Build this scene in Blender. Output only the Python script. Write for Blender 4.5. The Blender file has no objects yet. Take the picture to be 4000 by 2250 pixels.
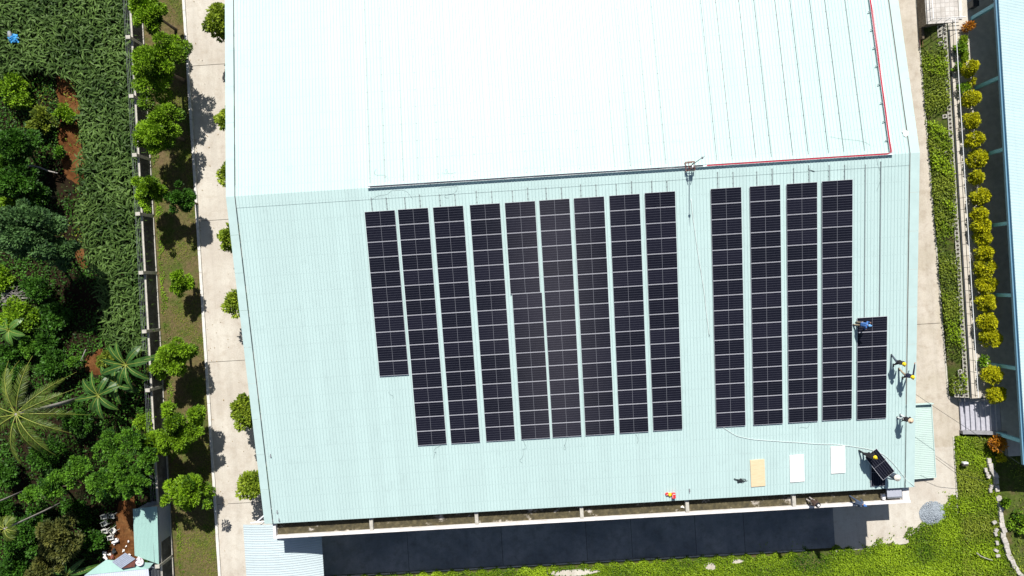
import bpy, bmesh, math, random
import numpy as np
from mathutils import Vector, Matrix

scene = bpy.context.scene
COL = scene.collection
R = math.radians
rng = np.random.default_rng(7)
random.seed(7)

# ---------------------------------------------------------------- camera
CAM = Vector((0.112, -8.0135, 65.209))
F = 2800.0                                   # focal length in pixels of the 4000 px photograph
def rodrigues(v):
    v = Vector(v)
    return Matrix.Rotation(v.length, 3, v.normalized())
ROT = rodrigues((-0.00286378, 0.01459580, -0.06155449))
cam_data = bpy.data.cameras.new('camera')
cam_data.sensor_width = 36.0
cam_data.lens = 36.0 * F / 4000.0
cam_data.clip_end = 1000
cam = bpy.data.objects.new('camera', cam_data)
cam.matrix_world = Matrix.Translation(CAM) @ ROT.to_4x4()
COL.objects.link(cam)
scene.camera = cam

def at(px, py, z=0.0):
    """surveyed photo point -> place in the world at height z"""
    d = ROT @ Vector(((px - 2000) / F, -(py - 1125) / F, -1.0))
    t = (z - CAM.z) / d.z
    return CAM + d * t

# ---------------------------------------------------------------- roof geometry
TH = 0.138133
TT = math.tan(TH)
RIDGE = 11.7
XL, XR = -20.96, 29.48
EAVE = 25.82
def roof_z(y): return RIDGE - abs(y) * TT
def on_roof(px, py, off=0.0):
    d = ROT @ Vector(((px - 2000) / F, -(py - 1125) / F, -1.0))
    for s in (-1, 1):                        # south: z = RIDGE + y*TT ; north: z = RIDGE - y*TT
        k = TT if s < 0 else -TT
        t = (RIDGE + off + k * CAM.y - CAM.z) / (d.z - k * d.y)
        p = CAM + d * t
        if p.y * s >= -1e-6: return p
    return p

# ---------------------------------------------------------------- materials
def new_mat(name):
    m = bpy.data.materials.new(name); m.use_nodes = True
    nt = m.node_tree
    b = nt.nodes['Principled BSDF']
    b.inputs['Specular IOR Level'].default_value = 0.3
    return m, nt, b
def ramp(nt, fac, stops):
    r = nt.nodes.new('ShaderNodeValToRGB')
    el = r.color_ramp.elements
    while len(el) < len(stops): el.new(0.5)
    for e, (p, c) in zip(el, stops):
        e.position = p; e.color = (*c, 1) if len(c) == 3 else c
    nt.links.new(fac, r.inputs['Fac'])
    return r.outputs['Color']
def noise(nt, scale, detail=4, rough=0.6, coord='Object', stretch=None):
    tc = nt.nodes.new('ShaderNodeTexCoord')
    n = nt.nodes.new('ShaderNodeTexNoise')
    n.inputs['Scale'].default_value = scale; n.inputs['Detail'].default_value = detail; n.inputs['Roughness'].default_value = rough
    src = tc.outputs[coord]
    if stretch:
        mp = nt.nodes.new('ShaderNodeMapping'); mp.inputs['Scale'].default_value = stretch
        nt.links.new(src, mp.inputs['Vector']); src = mp.outputs['Vector']
    nt.links.new(src, n.inputs['Vector'])
    return n.outputs['Fac']
def mix(nt, fac, a, b, mode='MIX'):
    m = nt.nodes.new('ShaderNodeMix'); m.data_type = 'RGBA'; m.blend_type = mode
    for sock, v in ((m.inputs['Factor'], fac), (m.inputs['A'], a), (m.inputs['B'], b)):
        if hasattr(v, 'links'): nt.links.new(v, sock)
        elif isinstance(v, (int, float)): sock.default_value = v
        else: sock.default_value = (*v, 1)
    return m.outputs['Result']
def mth(nt, op, a, b=None, c=None):
    m = nt.nodes.new('ShaderNodeMath'); m.operation = op
    for i, v in enumerate((a, b, c)):
        if v is None: continue
        if hasattr(v, 'links'): nt.links.new(v, m.inputs[i])
        else: m.inputs[i].default_value = v
    return m.outputs[0]
def bump(nt, b, h, strength=0.3, dist=0.02):
    n = nt.nodes.new('ShaderNodeBump'); n.inputs['Strength'].default_value = strength; n.inputs['Distance'].default_value = dist
    nt.links.new(h, n.inputs['Height']); nt.links.new(n.outputs['Normal'], b.inputs['Normal'])
def plain(name, col, rough=0.6, metal=0.0, var=0.12, scale=6.0):
    m, nt, b = new_mat(name)
    f = noise(nt, scale)
    lo = tuple(c * (1 - var) for c in col); hi = tuple(min(1, c * (1 + var)) for c in col)
    nt.links.new(ramp(nt, f, [(0.3, lo), (0.7, hi)]), b.inputs['Base Color'])
    b.inputs['Roughness'].default_value = rough; b.inputs['Metallic'].default_value = metal
    return m
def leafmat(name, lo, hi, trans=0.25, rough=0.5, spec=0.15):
    """each leaf its own green, with light painted on crown clump tops, carried by the 'tint' attribute"""
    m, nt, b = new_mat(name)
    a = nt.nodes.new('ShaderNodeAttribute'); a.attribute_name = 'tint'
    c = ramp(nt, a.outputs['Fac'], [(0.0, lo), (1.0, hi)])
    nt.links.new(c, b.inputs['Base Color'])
    b.inputs['Roughness'].default_value = rough; b.inputs['Specular IOR Level'].default_value = spec
    t = nt.nodes.new('ShaderNodeBsdfTranslucent'); nt.links.new(c, t.inputs['Color'])
    ms = nt.nodes.new('ShaderNodeMixShader'); ms.inputs[0].default_value = trans
    out = nt.nodes['Material Output']
    nt.links.new(b.outputs[0], ms.inputs[1]); nt.links.new(t.outputs[0], ms.inputs[2]); nt.links.new(ms.outputs[0], out.inputs['Surface'])
    return m

def sheet_metal(name, col, pitch, axis, rows):
    """painted roofing sheet: tone varies from sheet to sheet, rows of screws, faint weathering"""
    m, nt, b = new_mat(name)
    tc = nt.nodes.new('ShaderNodeTexCoord'); sp = nt.nodes.new('ShaderNodeSeparateXYZ')
    nt.links.new(tc.outputs['Object'], sp.inputs[0])
    u, v = (sp.outputs['X'], sp.outputs['Y']) if axis == 'x' else (sp.outputs['Y'], sp.outputs['X'])
    sheet = mth(nt, 'FLOOR', mth(nt, 'DIVIDE', u, 1.0))
    wn = nt.nodes.new('ShaderNodeTexWhiteNoise'); wn.noise_dimensions = '1D'; nt.links.new(sheet, wn.inputs['W'])
    tone = mth(nt, 'MULTIPLY_ADD', wn.outputs['Value'], 0.05, 0.965)
    n1 = noise(nt, 0.5, 5, 0.65, stretch=(1, 0.25, 1) if axis == 'x' else (0.25, 1, 1))
    tone = mth(nt, 'MULTIPLY', tone, mth(nt, 'MULTIPLY_ADD', n1, 0.14, 0.93))
    n3 = noise(nt, 0.8, 9, 0.72); st_ = ramp(nt, n3, [(0.55, (0, 0, 0)), (0.75, (1, 1, 1))])
    tone = mth(nt, 'MULTIPLY', tone, mth(nt, 'MULTIPLY_ADD', st_, -0.09, 1.0))
    n2 = noise(nt, 7.0, 6, 0.75)
    tone = mth(nt, 'MULTIPLY', tone, mth(nt, 'MULTIPLY_ADD', n2, 0.08, 0.96))
    # screws: small dark heads on every rib, in rows over the purlins
    fu = mth(nt, 'ABSOLUTE', mth(nt, 'SUBTRACT', mth(nt, 'FRACT', mth(nt, 'DIVIDE', u, pitch)), 0.5))
    fv = mth(nt, 'ABSOLUTE', mth(nt, 'SUBTRACT', mth(nt, 'FRACT', mth(nt, 'DIVIDE', v, rows)), 0.5))
    s = mth(nt, 'MULTIPLY', mth(nt, 'LESS_THAN', fu, 0.10), mth(nt, 'LESS_THAN', fv, 0.022))
    tone = mth(nt, 'MULTIPLY', tone, mth(nt, 'MULTIPLY_ADD', s, -0.22, 1.0))
    # rib shade painted as a darker band along the foot of every rib
    fr_ = mth(nt, 'FRACT', mth(nt, 'DIVIDE', u, pitch)); rib_shade = mth(nt, 'GREATER_THAN', mth(nt, 'ABSOLUTE', mth(nt, 'SUBTRACT', fr_, 0.5)), 0.44)
    tone = mth(nt, 'MULTIPLY', tone, mth(nt, 'MULTIPLY_ADD', rib_shade, mth(nt, 'MULTIPLY_ADD', n1, -0.13, -0.02), 1.0))
    cc = nt.nodes.new('ShaderNodeCombineColor')
    for i, k in enumerate(('Red', 'Green', 'Blue')):
        nt.links.new(mth(nt, 'MULTIPLY', tone, col[i]), cc.inputs[k])
    nt.links.new(cc.outputs[0], b.inputs['Base Color'])
    b.inputs['Roughness'].default_value = 0.5; b.inputs['Specular IOR Level'].default_value = 0.25
    return m

M = {}
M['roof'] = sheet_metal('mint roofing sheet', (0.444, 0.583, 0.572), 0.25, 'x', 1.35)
M['flash'] = plain('mint flashing', (0.44, 0.575, 0.56), 0.45, var=0.05, scale=1.2)
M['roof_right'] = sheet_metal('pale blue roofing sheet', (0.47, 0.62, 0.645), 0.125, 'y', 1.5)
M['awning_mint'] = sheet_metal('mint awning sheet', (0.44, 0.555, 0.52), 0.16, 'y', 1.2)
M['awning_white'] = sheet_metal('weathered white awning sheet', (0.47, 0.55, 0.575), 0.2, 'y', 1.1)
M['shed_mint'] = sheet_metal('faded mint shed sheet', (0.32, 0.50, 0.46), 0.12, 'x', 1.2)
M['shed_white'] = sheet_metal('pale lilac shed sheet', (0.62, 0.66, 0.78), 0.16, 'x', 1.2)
M['shed_grey'] = plain('grey sheet', (0.30, 0.34, 0.42), 0.5, var=0.1)
M['gap_shade'] = plain('dark gap shade strip', (0.05, 0.075, 0.08), 0.7, var=0.3, scale=3)
M['alu'] = plain('aluminium rail', (0.26, 0.30, 0.31), 0.45, 0.3, var=0.06)
M['galv'] = plain('galvanised tray', (0.74, 0.76, 0.78), 0.45, 0.0, var=0.06)
M['frame'] = plain('panel frame', (0.54, 0.55, 0.60), 0.4, 0.0, var=0.03)
M['red_cable'] = plain('red cable', (0.50, 0.03, 0.06), 0.5, var=0.25, scale=14)
M['black_cable'] = plain('black cable', (0.02, 0.025, 0.03), 0.5)
M['grey_cable'] = plain('grey cable', (0.10, 0.14, 0.15), 0.5)
M['white_hose'] = plain('pale hose', (0.66, 0.72, 0.70), 0.5, var=0.08)
M['rust'] = plain('rust primer steel', (0.22, 0.08, 0.06), 0.7, var=0.4, scale=9)
M['dark_steel'] = plain('dark steel', (0.045, 0.05, 0.055), 0.5, var=0.2)
M['grey_steel'] = plain('grey steel', (0.22, 0.24, 0.26), 0.5, var=0.2)
M['white_paint'] = plain('white paint', (0.78, 0.78, 0.80), 0.5, var=0.05)
M['blue_paint'] = plain('light blue paint', (0.20, 0.48, 0.60), 0.5, var=0.08)
M['blue_gutter'] = plain('blue gutter', (0.13, 0.27, 0.38), 0.45, var=0.08)
M['wall_mint'] = plain('mint wall cladding', (0.40, 0.58, 0.56), 0.6, var=0.06)
M['wall_cream'] = plain('cream plaster', (0.5, 0.48, 0.42), 0.8, var=0.08)
M['glass_dark'] = plain('window glass', (0.02, 0.03, 0.04), 0.1, var=0.1)
M['bark'] = plain('bark', (0.11, 0.085, 0.06), 0.9, var=0.35, scale=8)
M['pale_bark'] = plain('pale bark', (0.30, 0.28, 0.25), 0.9, var=0.25, scale=8)
M['terrace'] = plain('shaded terrace tile', (0.50, 0.485, 0.45), 0.7, var=0.15, scale=2)
M['stair'] = plain('grey step concrete', (0.40, 0.40, 0.45), 0.8, var=0.12, scale=4)
M['stringer'] = plain('grey cheek concrete', (0.27, 0.27, 0.29), 0.8, var=0.2, scale=4)
M['kerb'] = plain('white kerb', (0.62, 0.60, 0.56), 0.8, var=0.14, scale=3)
M['stone_white'] = plain('pale stone', (0.42, 0.395, 0.36), 0.9, var=0.3, scale=3)
M['cement'] = plain('cement block', (0.44, 0.42, 0.37), 0.9, var=0.2, scale=4)
M['hole'] = plain('soil in block', (0.05, 0.045, 0.035), 0.95, var=0.3)
M['plywood'] = None
M['white_board'] = plain('white board', (0.84, 0.83, 0.80), 0.55, var=0.02)
M['gravel'] = plain('bluish gravel', (0.30, 0.34, 0.38), 0.9, var=0.45, scale=30)

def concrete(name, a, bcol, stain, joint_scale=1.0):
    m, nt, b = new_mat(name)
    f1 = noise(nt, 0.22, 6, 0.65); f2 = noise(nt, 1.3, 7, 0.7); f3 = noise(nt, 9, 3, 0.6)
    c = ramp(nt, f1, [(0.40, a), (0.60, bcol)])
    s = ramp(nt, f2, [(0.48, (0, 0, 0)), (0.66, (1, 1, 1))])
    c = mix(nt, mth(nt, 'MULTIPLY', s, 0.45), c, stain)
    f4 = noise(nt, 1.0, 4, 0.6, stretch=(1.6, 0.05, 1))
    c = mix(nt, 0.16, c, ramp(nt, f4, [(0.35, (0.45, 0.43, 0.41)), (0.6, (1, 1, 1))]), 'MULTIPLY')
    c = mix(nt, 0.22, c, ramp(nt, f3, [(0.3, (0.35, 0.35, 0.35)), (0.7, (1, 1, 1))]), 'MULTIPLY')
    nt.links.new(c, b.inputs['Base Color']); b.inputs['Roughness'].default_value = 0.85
    return m
M['concrete'] = concrete('pale site concrete', (0.51, 0.465, 0.40), (0.59, 0.555, 0.485), (0.40, 0.34, 0.27))
M['concrete_warm'] = concrete('warm path concrete', (0.47, 0.42, 0.34), (0.55, 0.50, 0.43), (0.31, 0.25, 0.19))
M['yard'] = concrete('shade-darkened yard concrete', (0.17, 0.185, 0.20), (0.28, 0.285, 0.29), (0.11, 0.107, 0.10))  # yard concrete coloured darker to stand for the building's shade on it
M['parapet'] = concrete('white parapet', (0.74, 0.72, 0.70), (0.82, 0.80, 0.80), (0.50, 0.44, 0.38))

# mossy gutter floor: dark mould with pale worn patches
m, nt, b = new_mat('mouldy gutter floor')
f1 = noise(nt, 0.75, 7, 0.7, stretch=(1, 1.6, 1)); f2 = noise(nt, 3.0, 6, 0.7)
c = ramp(nt, f2, [(0.3, (0.035, 0.032, 0.022)), (0.55, (0.085, 0.072, 0.038)), (0.75, (0.16, 0.135, 0.08))])
s = ramp(nt, mth(nt, 'ADD', f1, mth(nt, 'MULTIPLY', f2, 0.35)), [(0.76, (0, 0, 0)), (0.85, (1, 1, 1))])
nt.links.new(mix(nt, s, c, (0.46, 0.42, 0.37)), b.inputs['Base Color']); b.inputs['Roughness'].default_value = 0.95
M['gutter'] = m
# weathered grey perimeter wall
m, nt, b = new_mat('weathered wall')
f1 = noise(nt, 1.1, 7, 0.75); f2 = noise(nt, 5, 5, 0.7, stretch=(1, 1, 0.3))
c = ramp(nt, f1, [(0.3, (0.05, 0.05, 0.05)), (0.55, (0.12, 0.12, 0.125)), (0.75, (0.24, 0.25, 0.26))])
nt.links.new(mix(nt, 0.5, c, ramp(nt, f2, [(0.35, (0.3, 0.3, 0.3)), (0.7, (1, 1, 1))]), 'MULTIPLY'), b.inputs['Base Color']); b.inputs['Roughness'].default_value = 0.95
M['perimeter'] = m
# soils and lawns
def ground_mat(name, cols, s1, s2, bs=0.5):
    m, nt, b = new_mat(name)
    f1 = noise(nt, s1, 7, 0.7); f2 = noise(nt, s2, 5, 0.7); f3 = noise(nt, s2 * 5, 3, 0.6)
    c = ramp(nt, f1, list(zip((0.34, 0.5, 0.64), cols)))
    c = mix(nt, 0.7, c, ramp(nt, f2, [(0.3, (0.35, 0.35, 0.33)), (0.65, (1.15, 1.15, 1.1))]), 'MULTIPLY')
    c = mix(nt, 0.5, c, ramp(nt, f3, [(0.3, (0.5, 0.5, 0.5)), (0.7, (1.2, 1.2, 1.2))]), 'MULTIPLY')
    nt.links.new(c, b.inputs['Base Color']); b.inputs['Roughness'].default_value = 0.95; b.inputs['Specular IOR Level'].default_value = 0.1
    bump(nt, b, f2, bs, 0.08)
    return m
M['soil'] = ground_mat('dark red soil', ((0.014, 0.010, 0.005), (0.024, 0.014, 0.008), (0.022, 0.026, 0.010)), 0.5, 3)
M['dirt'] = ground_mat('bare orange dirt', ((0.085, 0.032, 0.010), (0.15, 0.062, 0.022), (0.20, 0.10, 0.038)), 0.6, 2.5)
M['lawn'] = ground_mat('dry lawn', ((0.17, 0.12, 0.068), (0.14, 0.12, 0.05), (0.075, 0.115, 0.02)), 0.55, 4)
M['weed_soil'] = ground_mat('weedy soil', ((0.10, 0.095, 0.04), (0.08, 0.12, 0.02), (0.13, 0.11, 0.05)), 0.7, 4)
M['field'] = ground_mat('far field', ((0.05, 0.06, 0.02), (0.08, 0.08, 0.03), (0.05, 0.09, 0.025)), 0.05, 0.6)

# foliage
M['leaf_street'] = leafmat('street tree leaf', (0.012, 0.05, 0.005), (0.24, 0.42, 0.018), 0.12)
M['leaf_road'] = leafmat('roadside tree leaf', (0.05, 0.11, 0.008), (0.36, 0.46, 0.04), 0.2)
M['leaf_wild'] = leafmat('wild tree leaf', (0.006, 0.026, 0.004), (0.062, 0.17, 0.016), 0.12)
M['leaf_mango'] = leafmat('mango leaf', (0.010, 0.035, 0.012), (0.11, 0.215, 0.065), 0.15)
M['leaf_feather'] = leafmat('feathery leaf', (0.007, 0.038, 0.007), (0.13, 0.30, 0.022), 0.15)
M['leaf_olive'] = leafmat('olive leaf', (0.022, 0.040, 0.012), (0.15, 0.155, 0.035), 0.15)
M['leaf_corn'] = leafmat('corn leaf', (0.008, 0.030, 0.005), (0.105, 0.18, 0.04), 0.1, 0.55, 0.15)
M['leaf_banana'] = leafmat('banana leaf', (0.012, 0.055, 0.012), (0.10, 0.22, 0.04), 0.25, 0.4, 0.3)
M['leaf_palm'] = leafmat('palm leaf', (0.015, 0.04, 0.006), (0.13, 0.18, 0.025), 0.1, 0.45, 0.25)
M['leaf_yellow'] = leafmat('golden bush leaf', (0.13, 0.16, 0.006), (0.64, 0.62, 0.014), 0.2)
M['leaf_orange'] = leafmat('croton leaf', (0.20, 0.05, 0.01), (0.62, 0.28, 0.02), 0.2)
M['leaf_litter'] = leafmat('dry leaf', (0.08, 0.045, 0.02), (0.30, 0.20, 0.07), 0.1)
M['leaf_cover'] = leafmat('creeper leaf', (0.022, 0.078, 0.005), (0.32, 0.46, 0.02), 0.25)
M['leaf_bank'] = leafmat('bank weed leaf', (0.03, 0.07, 0.012), (0.24, 0.30, 0.03), 0.2)
M['rachis'] = plain('leaf rib', (0.24, 0.27, 0.05), 0.5, var=0.1)
M['dry'] = plain('dry wood', (0.30, 0.28, 0.26), 0.9, var=0.3, scale=5)

# ---------------------------------------------------------------- mesh builders
class MB:
    """collects shapes and links them as ONE mesh object"""
    def __init__(s): s.v = []; s.f = []; s.m = []
    def poly(s, pts, mi=0):
        i = len(s.v); s.v += [tuple(p) for p in pts]; s.f.append(tuple(range(i, i + len(pts)))); s.m.append(mi)
    def box(s, lo, hi, mi=0, mat=None):
        x0, y0, z0 = lo; x1, y1, z1 = hi
        p = [Vector(q) for q in ((x0,y0,z0),(x1,y0,z0),(x1,y1,z0),(x0,y1,z0),(x0,y0,z1),(x1,y0,z1),(x1,y1,z1),(x0,y1,z1))]
        if mat is not None: p = [mat @ q for q in p]
        i = len(s.v); s.v += [tuple(q) for q in p]
        for f in ((0,3,2,1),(4,5,6,7),(0,1,5,4),(1,2,6,5),(2,3,7,6),(3,0,4,7)):
            s.f.append(tuple(i + k for k in f)); s.m.append(mi)
        return s
    def prism(s, pts, z0, z1, mi=0):
        n = len(pts); i = len(s.v)
        a = sum(pts[k][0]*pts[(k+1)%n][1]-pts[(k+1)%n][0]*pts[k][1] for k in range(n))
        if a < 0: pts = pts[::-1]
        s.v += [(p[0], p[1], z0) for p in pts] + [(p[0], p[1], z1) for p in pts]
        s.f.append(tuple(range(i + n, i + 2*n))); s.m.append(mi)
        s.f.append(tuple(range(i + n - 1, i - 1, -1))); s.m.append(mi)
        for k in range(n):
            s.f.append((i + k, i + (k+1) % n, i + n + (k+1) % n, i + n + k)); s.m.append(mi)
        return s
    def tube(s, pts, r, n=8, mi=0, cap=True, round_=False):
        pts = [Vector(p) for p in pts]
        rs = list(r) if hasattr(r, '__len__') else [r] * len(pts)
        if round_:                                   # hemispherical ends
            a = (pts[0] - pts[1]).normalized(); b = (pts[-1] - pts[-2]).normalized()
            P = []; Q = []
            for t in (1.45, 1.0, 0.5): P.append(pts[0] + a * rs[0] * math.sin(t)); Q.append(rs[0] * math.cos(t))
            P += pts; Q += rs
            for t in (0.5, 1.0, 1.45): P.append(pts[-1] + b * rs[-1] * math.sin(t)); Q.append(rs[-1] * math.cos(t))
            pts, rs = P, Q
        i0 = len(s.v); up = None
        for k, p in enumerate(pts):
            d = (pts[min(k+1, len(pts)-1)] - pts[max(k-1, 0)])
            d = d.normalized() if d.length > 1e-9 else Vector((0,0,1))
            if up is None: up = Vector((0,0,1)) if abs(d.z) < 0.9 else Vector((0,1,0))
            a = d.cross(up); a = a.normalized() if a.length > 1e-6 else d.orthogonal().normalized()
            b = a.cross(d); up = b
            for j in range(n):
                t = 2*math.pi*j/n
                s.v.append(tuple(p + (a*math.cos(t) + b*math.sin(t))*rs[k]))
        for k in range(len(pts)-1):
            for j in range(n):
                q = i0 + k*n
                s.f.append((q+j, q+n+j, q+n+(j+1)%n, q+(j+1)%n)); s.m.append(mi)
        if cap:
            s.f.append(tuple(i0 + j for j in range(n))); s.m.append(mi)
            e = i0 + (len(pts)-1)*n
            s.f.append(tuple(e + n-1-j for j in range(n))); s.m.append(mi)
        return s
    def lathe(s, c, prof, n=16, mi=0, mat=None):
        i0 = len(s.v)
        for r, z in prof:
            for j in range(n):
                t = 2*math.pi*j/n; p = Vector((r*math.cos(t), r*math.sin(t), z))
                if mat is not None: p = mat @ p
                s.v.append((c[0]+p.x, c[1]+p.y, c[2]+p.z))
        for k in range(len(prof)-1):
            for j in range(n):
                q = i0+k*n
                s.f.append((q+j, q+(j+1)%n, q+n+(j+1)%n, q+n+j)); s.m.append(mi)
        return s
    def build(s, name, mats, parent=None, smooth=False, bevel=0):
        me = bpy.data.meshes.new(name)
        off = Vector(parent_loc(parent))
        me.from_pydata([(v[0]-off.x, v[1]-off.y, v[2]-off.z) for v in s.v], [], s.f)
        for m in (mats if isinstance(mats, (list, tuple)) else [mats]): me.materials.append(m)
        if len(me.materials) > 1: me.polygons.foreach_set('material_index', s.m)
        if smooth: me.polygons.foreach_set('use_smooth', [True]*len(s.f))
        me.update()
        o = bpy.data.objects.new(name, me); COL.objects.link(o)
        if parent: o.parent = parent
        if bevel:
            b = o.modifiers.new('bevel', 'BEVEL'); b.width = bevel; b.segments = 2; b.limit_method = 'ANGLE'
        return o
def parent_loc(p):
    v = Vector((0,0,0))
    while p is not None: v += Vector(p.location); p = p.parent
    return v
def tag(o, label, cat, group=None, kind=None):
    if label: o['label'] = label
    if cat: o['category'] = cat
    if group: o['group'] = group
    if kind: o['kind'] = kind
    return o
def thing(name, label, cat, loc=(0,0,0), group=None):
    o = bpy.data.objects.new(name, None); COL.objects.link(o); o.location = loc; o.empty_display_size = 0.2
    return tag(o, label, cat, group)
def structure(o, label=None):
    o['kind'] = 'structure'
    if label: o['label'] = label
    return o
def copy_thing(o, loc, rot=None, label=None):
    c = o.copy(); COL.objects.link(c); c.location = loc
    if rot is not None: c.rotation_euler = rot
    if label: c['label'] = label
    for ch in o.children:
        k = ch.copy(); COL.objects.link(k); k.parent = c
        for g in ch.children:
            h = g.copy(); COL.objects.link(h); h.parent = k
    return c

def arrays_mesh(name, V, nper, tint, mat, parent=None, smooth=False):
    """V: (n*nper,3) vertices, every nper make one face"""
    n = len(V)//nper
    off = np.array(parent_loc(parent))
    me = bpy.data.meshes.new(name)
    me.vertices.add(n*nper); me.vertices.foreach_set('co', (V-off).astype(np.float32).ravel())
    me.loops.add(n*nper); me.loops.foreach_set('vertex_index', np.arange(n*nper, dtype=np.int32))
    me.polygons.add(n); me.polygons.foreach_set('loop_start', np.arange(n, dtype=np.int32)*nper)
    a = me.attributes.new('tint', 'FLOAT', 'FACE'); a.data.foreach_set('value', np.asarray(tint, dtype=np.float32))
    me.materials.append(mat); me.update(calc_edges=True)
    o = bpy.data.objects.new(name, me); COL.objects.link(o)
    if parent: o.parent = parent
    return o
def unit(a): return a/np.maximum(np.linalg.norm(a, axis=1, keepdims=True), 1e-9)
def leaf_verts(P, D, L, W, g, roll=0.5):
    """kite shaped leaf blades: P base points, D directions"""
    n = len(P); L = np.broadcast_to(L, (n,))[:,None]; W = np.broadcast_to(W, (n,))[:,None]
    up = np.tile([0,0,1.0], (n,1)) + g.normal(0, roll, (n,3))
    S = unit(np.cross(D, up)); Nn = np.cross(S, D)
    V = np.empty((n,4,3))
    V[:,0] = P; V[:,1] = P + D*L*0.5 + S*W*0.5 + Nn*W*0.12; V[:,2] = P + D*L; V[:,3] = P + D*L*0.5 - S*W*0.5 + Nn*W*0.12
    return V.reshape(-1,3)

def crown_leaves(c, rad, n, L, W, clumps, g, droop=0.1, csize=0.36, hollow=0.5, flat=0.0, lobe=1.0):
    """leaf clumps spread through a lumpy crown; returns vertices and tints"""
    c = np.array(c); rad = np.array(rad)
    d = unit(g.normal(0,1,(clumps,3)) + [0,0,0.25])
    rr = hollow + (1-hollow)*g.random((clumps,1))**0.7
    # uneven outline: some sectors of the crown reach further out than others
    ang = np.arctan2(d[:,1], d[:,0]); ph = g.random(4)*6.28
    lob = 1 + lobe*(0.16*np.sin(2*ang+ph[0]) + 0.13*np.sin(3*ang+ph[1]) + 0.10*np.sin(5*ang+ph[2]))
    K = d*rr*lob[:,None]*rad*0.86
    size = csize*rad.mean()*(0.55+0.8*g.random(clumps))
    ctint = g.random(clumps)
    w = size**2; idx = g.choice(clumps, n, p=w/w.sum())
    q = unit(g.normal(0,1,(n,3)) + [0,0,0.35]); qr = (0.45+0.55*g.random((n,1))**0.6)
    P = K[idx] + q*qr*size[idx][:,None]*np.array([1,1,0.8-flat])
    D = unit(q*0.8 + unit(P/rad)*0.5 + g.normal(0,0.45,(n,3)) + [0,0,-droop])
    t = np.clip(0.02 + 0.55*ctint[idx] + 0.28*g.random(n) + 0.38*(q[:,2]-0.15), 0, 1)  # leaves on clump tops tinted lighter, light from above put into the colour
    s = 0.7+0.6*g.random(n)
    return leaf_verts(P+c, D, L*s, W*s, g), t, K+c

def ring(cx, cy, r, n=20): return [(cx+r*math.cos(2*math.pi*k/n), cy+r*math.sin(2*math.pi*k/n)) for k in range(n)]

def make_tree(name, label, cat, c, rad, n, L, W, clumps, mat, seed, group=None, bark='bark', ground=0.0, csize=0.36, lean=(0,0), stem_r=None, hollow=0.5, lobe=1.0):
    g = np.random.default_rng(seed)
    base = (c[0]-lean[0], c[1]-lean[1], ground)
    t = thing(name, label, cat, base, group)
    V, ti, K = crown_leaves(c, rad, n, L, W, clumps, g, csize=csize, hollow=hollow, lobe=lobe)
    keep = V.reshape(-1,4,3)[:,:,2].min(1) > ground+0.05
    V = V.reshape(-1,4,3)[keep].reshape(-1,3); ti = ti[keep]
    tr = MB(); r0 = stem_r or (0.05+0.035*rad[0]); top = Vector(c) + Vector((0,0,-0.25*rad[2]))
    b = Vector(base); mid = b.lerp(top, 0.5) + Vector((0.12*rad[0]*(g.random()-.5), 0.12*rad[0]*(g.random()-.5), 0))
    tr.tube([b - Vector((0,0,0.05)), b.lerp(mid,0.5), mid, top], [r0*1.25, r0, r0*0.85, r0*0.6], 8)
    for k in g.choice(len(K), min(9, len(K)), replace=False):
        e = Vector(K[k]); s0 = mid.lerp(top, float(g.random()))
        if e.z < ground+0.15: continue
        tr.tube([s0, s0.lerp(e,0.55)+Vector((0,0,0.12*rad[2])), e], [r0*0.5, r0*0.33, r0*0.14], 6)
    tr.build('trunk', M[bark], t)
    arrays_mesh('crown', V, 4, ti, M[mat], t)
    return t

def ordinal(k): return ('topmost','second','third','fourth','fifth','sixth','seventh','eighth','ninth','tenth','eleventh','twelfth','thirteenth','fourteenth','fifteenth','sixteenth')[k]

# ================================================================ THE SETTING
g0 = MB(); s_ = 220
g0.poly([(-s_,-s_,-0.06),(s_,-s_,-0.06),(s_,s_,-0.06),(-s_,s_,-0.06)])
structure(g0.build('ground', M['field']))
def sheet(name, pts, z, mat):
    b = MB(); a = sum(pts[k][0]*pts[(k+1)%len(pts)][1]-pts[(k+1)%len(pts)][0]*pts[k][1] for k in range(len(pts)))
    if a < 0: pts = pts[::-1]
    b.poly([(p[0],p[1],z) for p in pts]); return structure(b.build(name, mat))
# left plot behind the wall: dark red soil, with bare dirt tracks
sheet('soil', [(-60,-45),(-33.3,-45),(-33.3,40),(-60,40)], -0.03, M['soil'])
def wobble(pts, amp, n, seed):
    g = np.random.default_rng(seed); out = []
    for k in range(len(pts)):
        a = np.array(pts[k][:2]); b = np.array(pts[(k+1)%len(pts)][:2])
        for j in range(n):
            out.append(tuple(a+(b-a)*j/n + g.normal(0, amp, 2)))
    return out
dirtA = [at(*p) for p in ((215,295),(290,310),(315,420),(325,560),(335,700),(310,720),(250,690),(225,560),(232,420))]
sheet('dirt_track', wobble(dirtA, 0.10, 4, 1), -0.02, M['dirt'])
dirtB = [at(*p) for p in ((345,1385),(400,1360),(440,1400),(450,1450),(370,1470),(330,1440))]
dirtD = [at(*p) for p in ((285,970),(325,975),(340,1050),(318,1055),(300,1020))]
sheet('dirt_patch', wobble(dirtD, 0.08, 4, 6), -0.02, M['dirt'])
sheet('dirt_path', wobble(dirtB, 0.14, 4, 2), -0.02, M['dirt'])
dirtC = [at(*p) for p in ((455,1950),(530,1950),(545,2200),(430,2230),(420,2150),(455,2080))]
sheet('dirt_yard', wobble(dirtC, 0.10, 4, 3), -0.02, M['dirt'])
# lawn strip between the perimeter wall and the road kerb
sheet('lawn', [(-33.3,-45),(-29.3,-45),(-29.3,40),(-33.3,40)], -0.012, M['lawn'])
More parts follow.
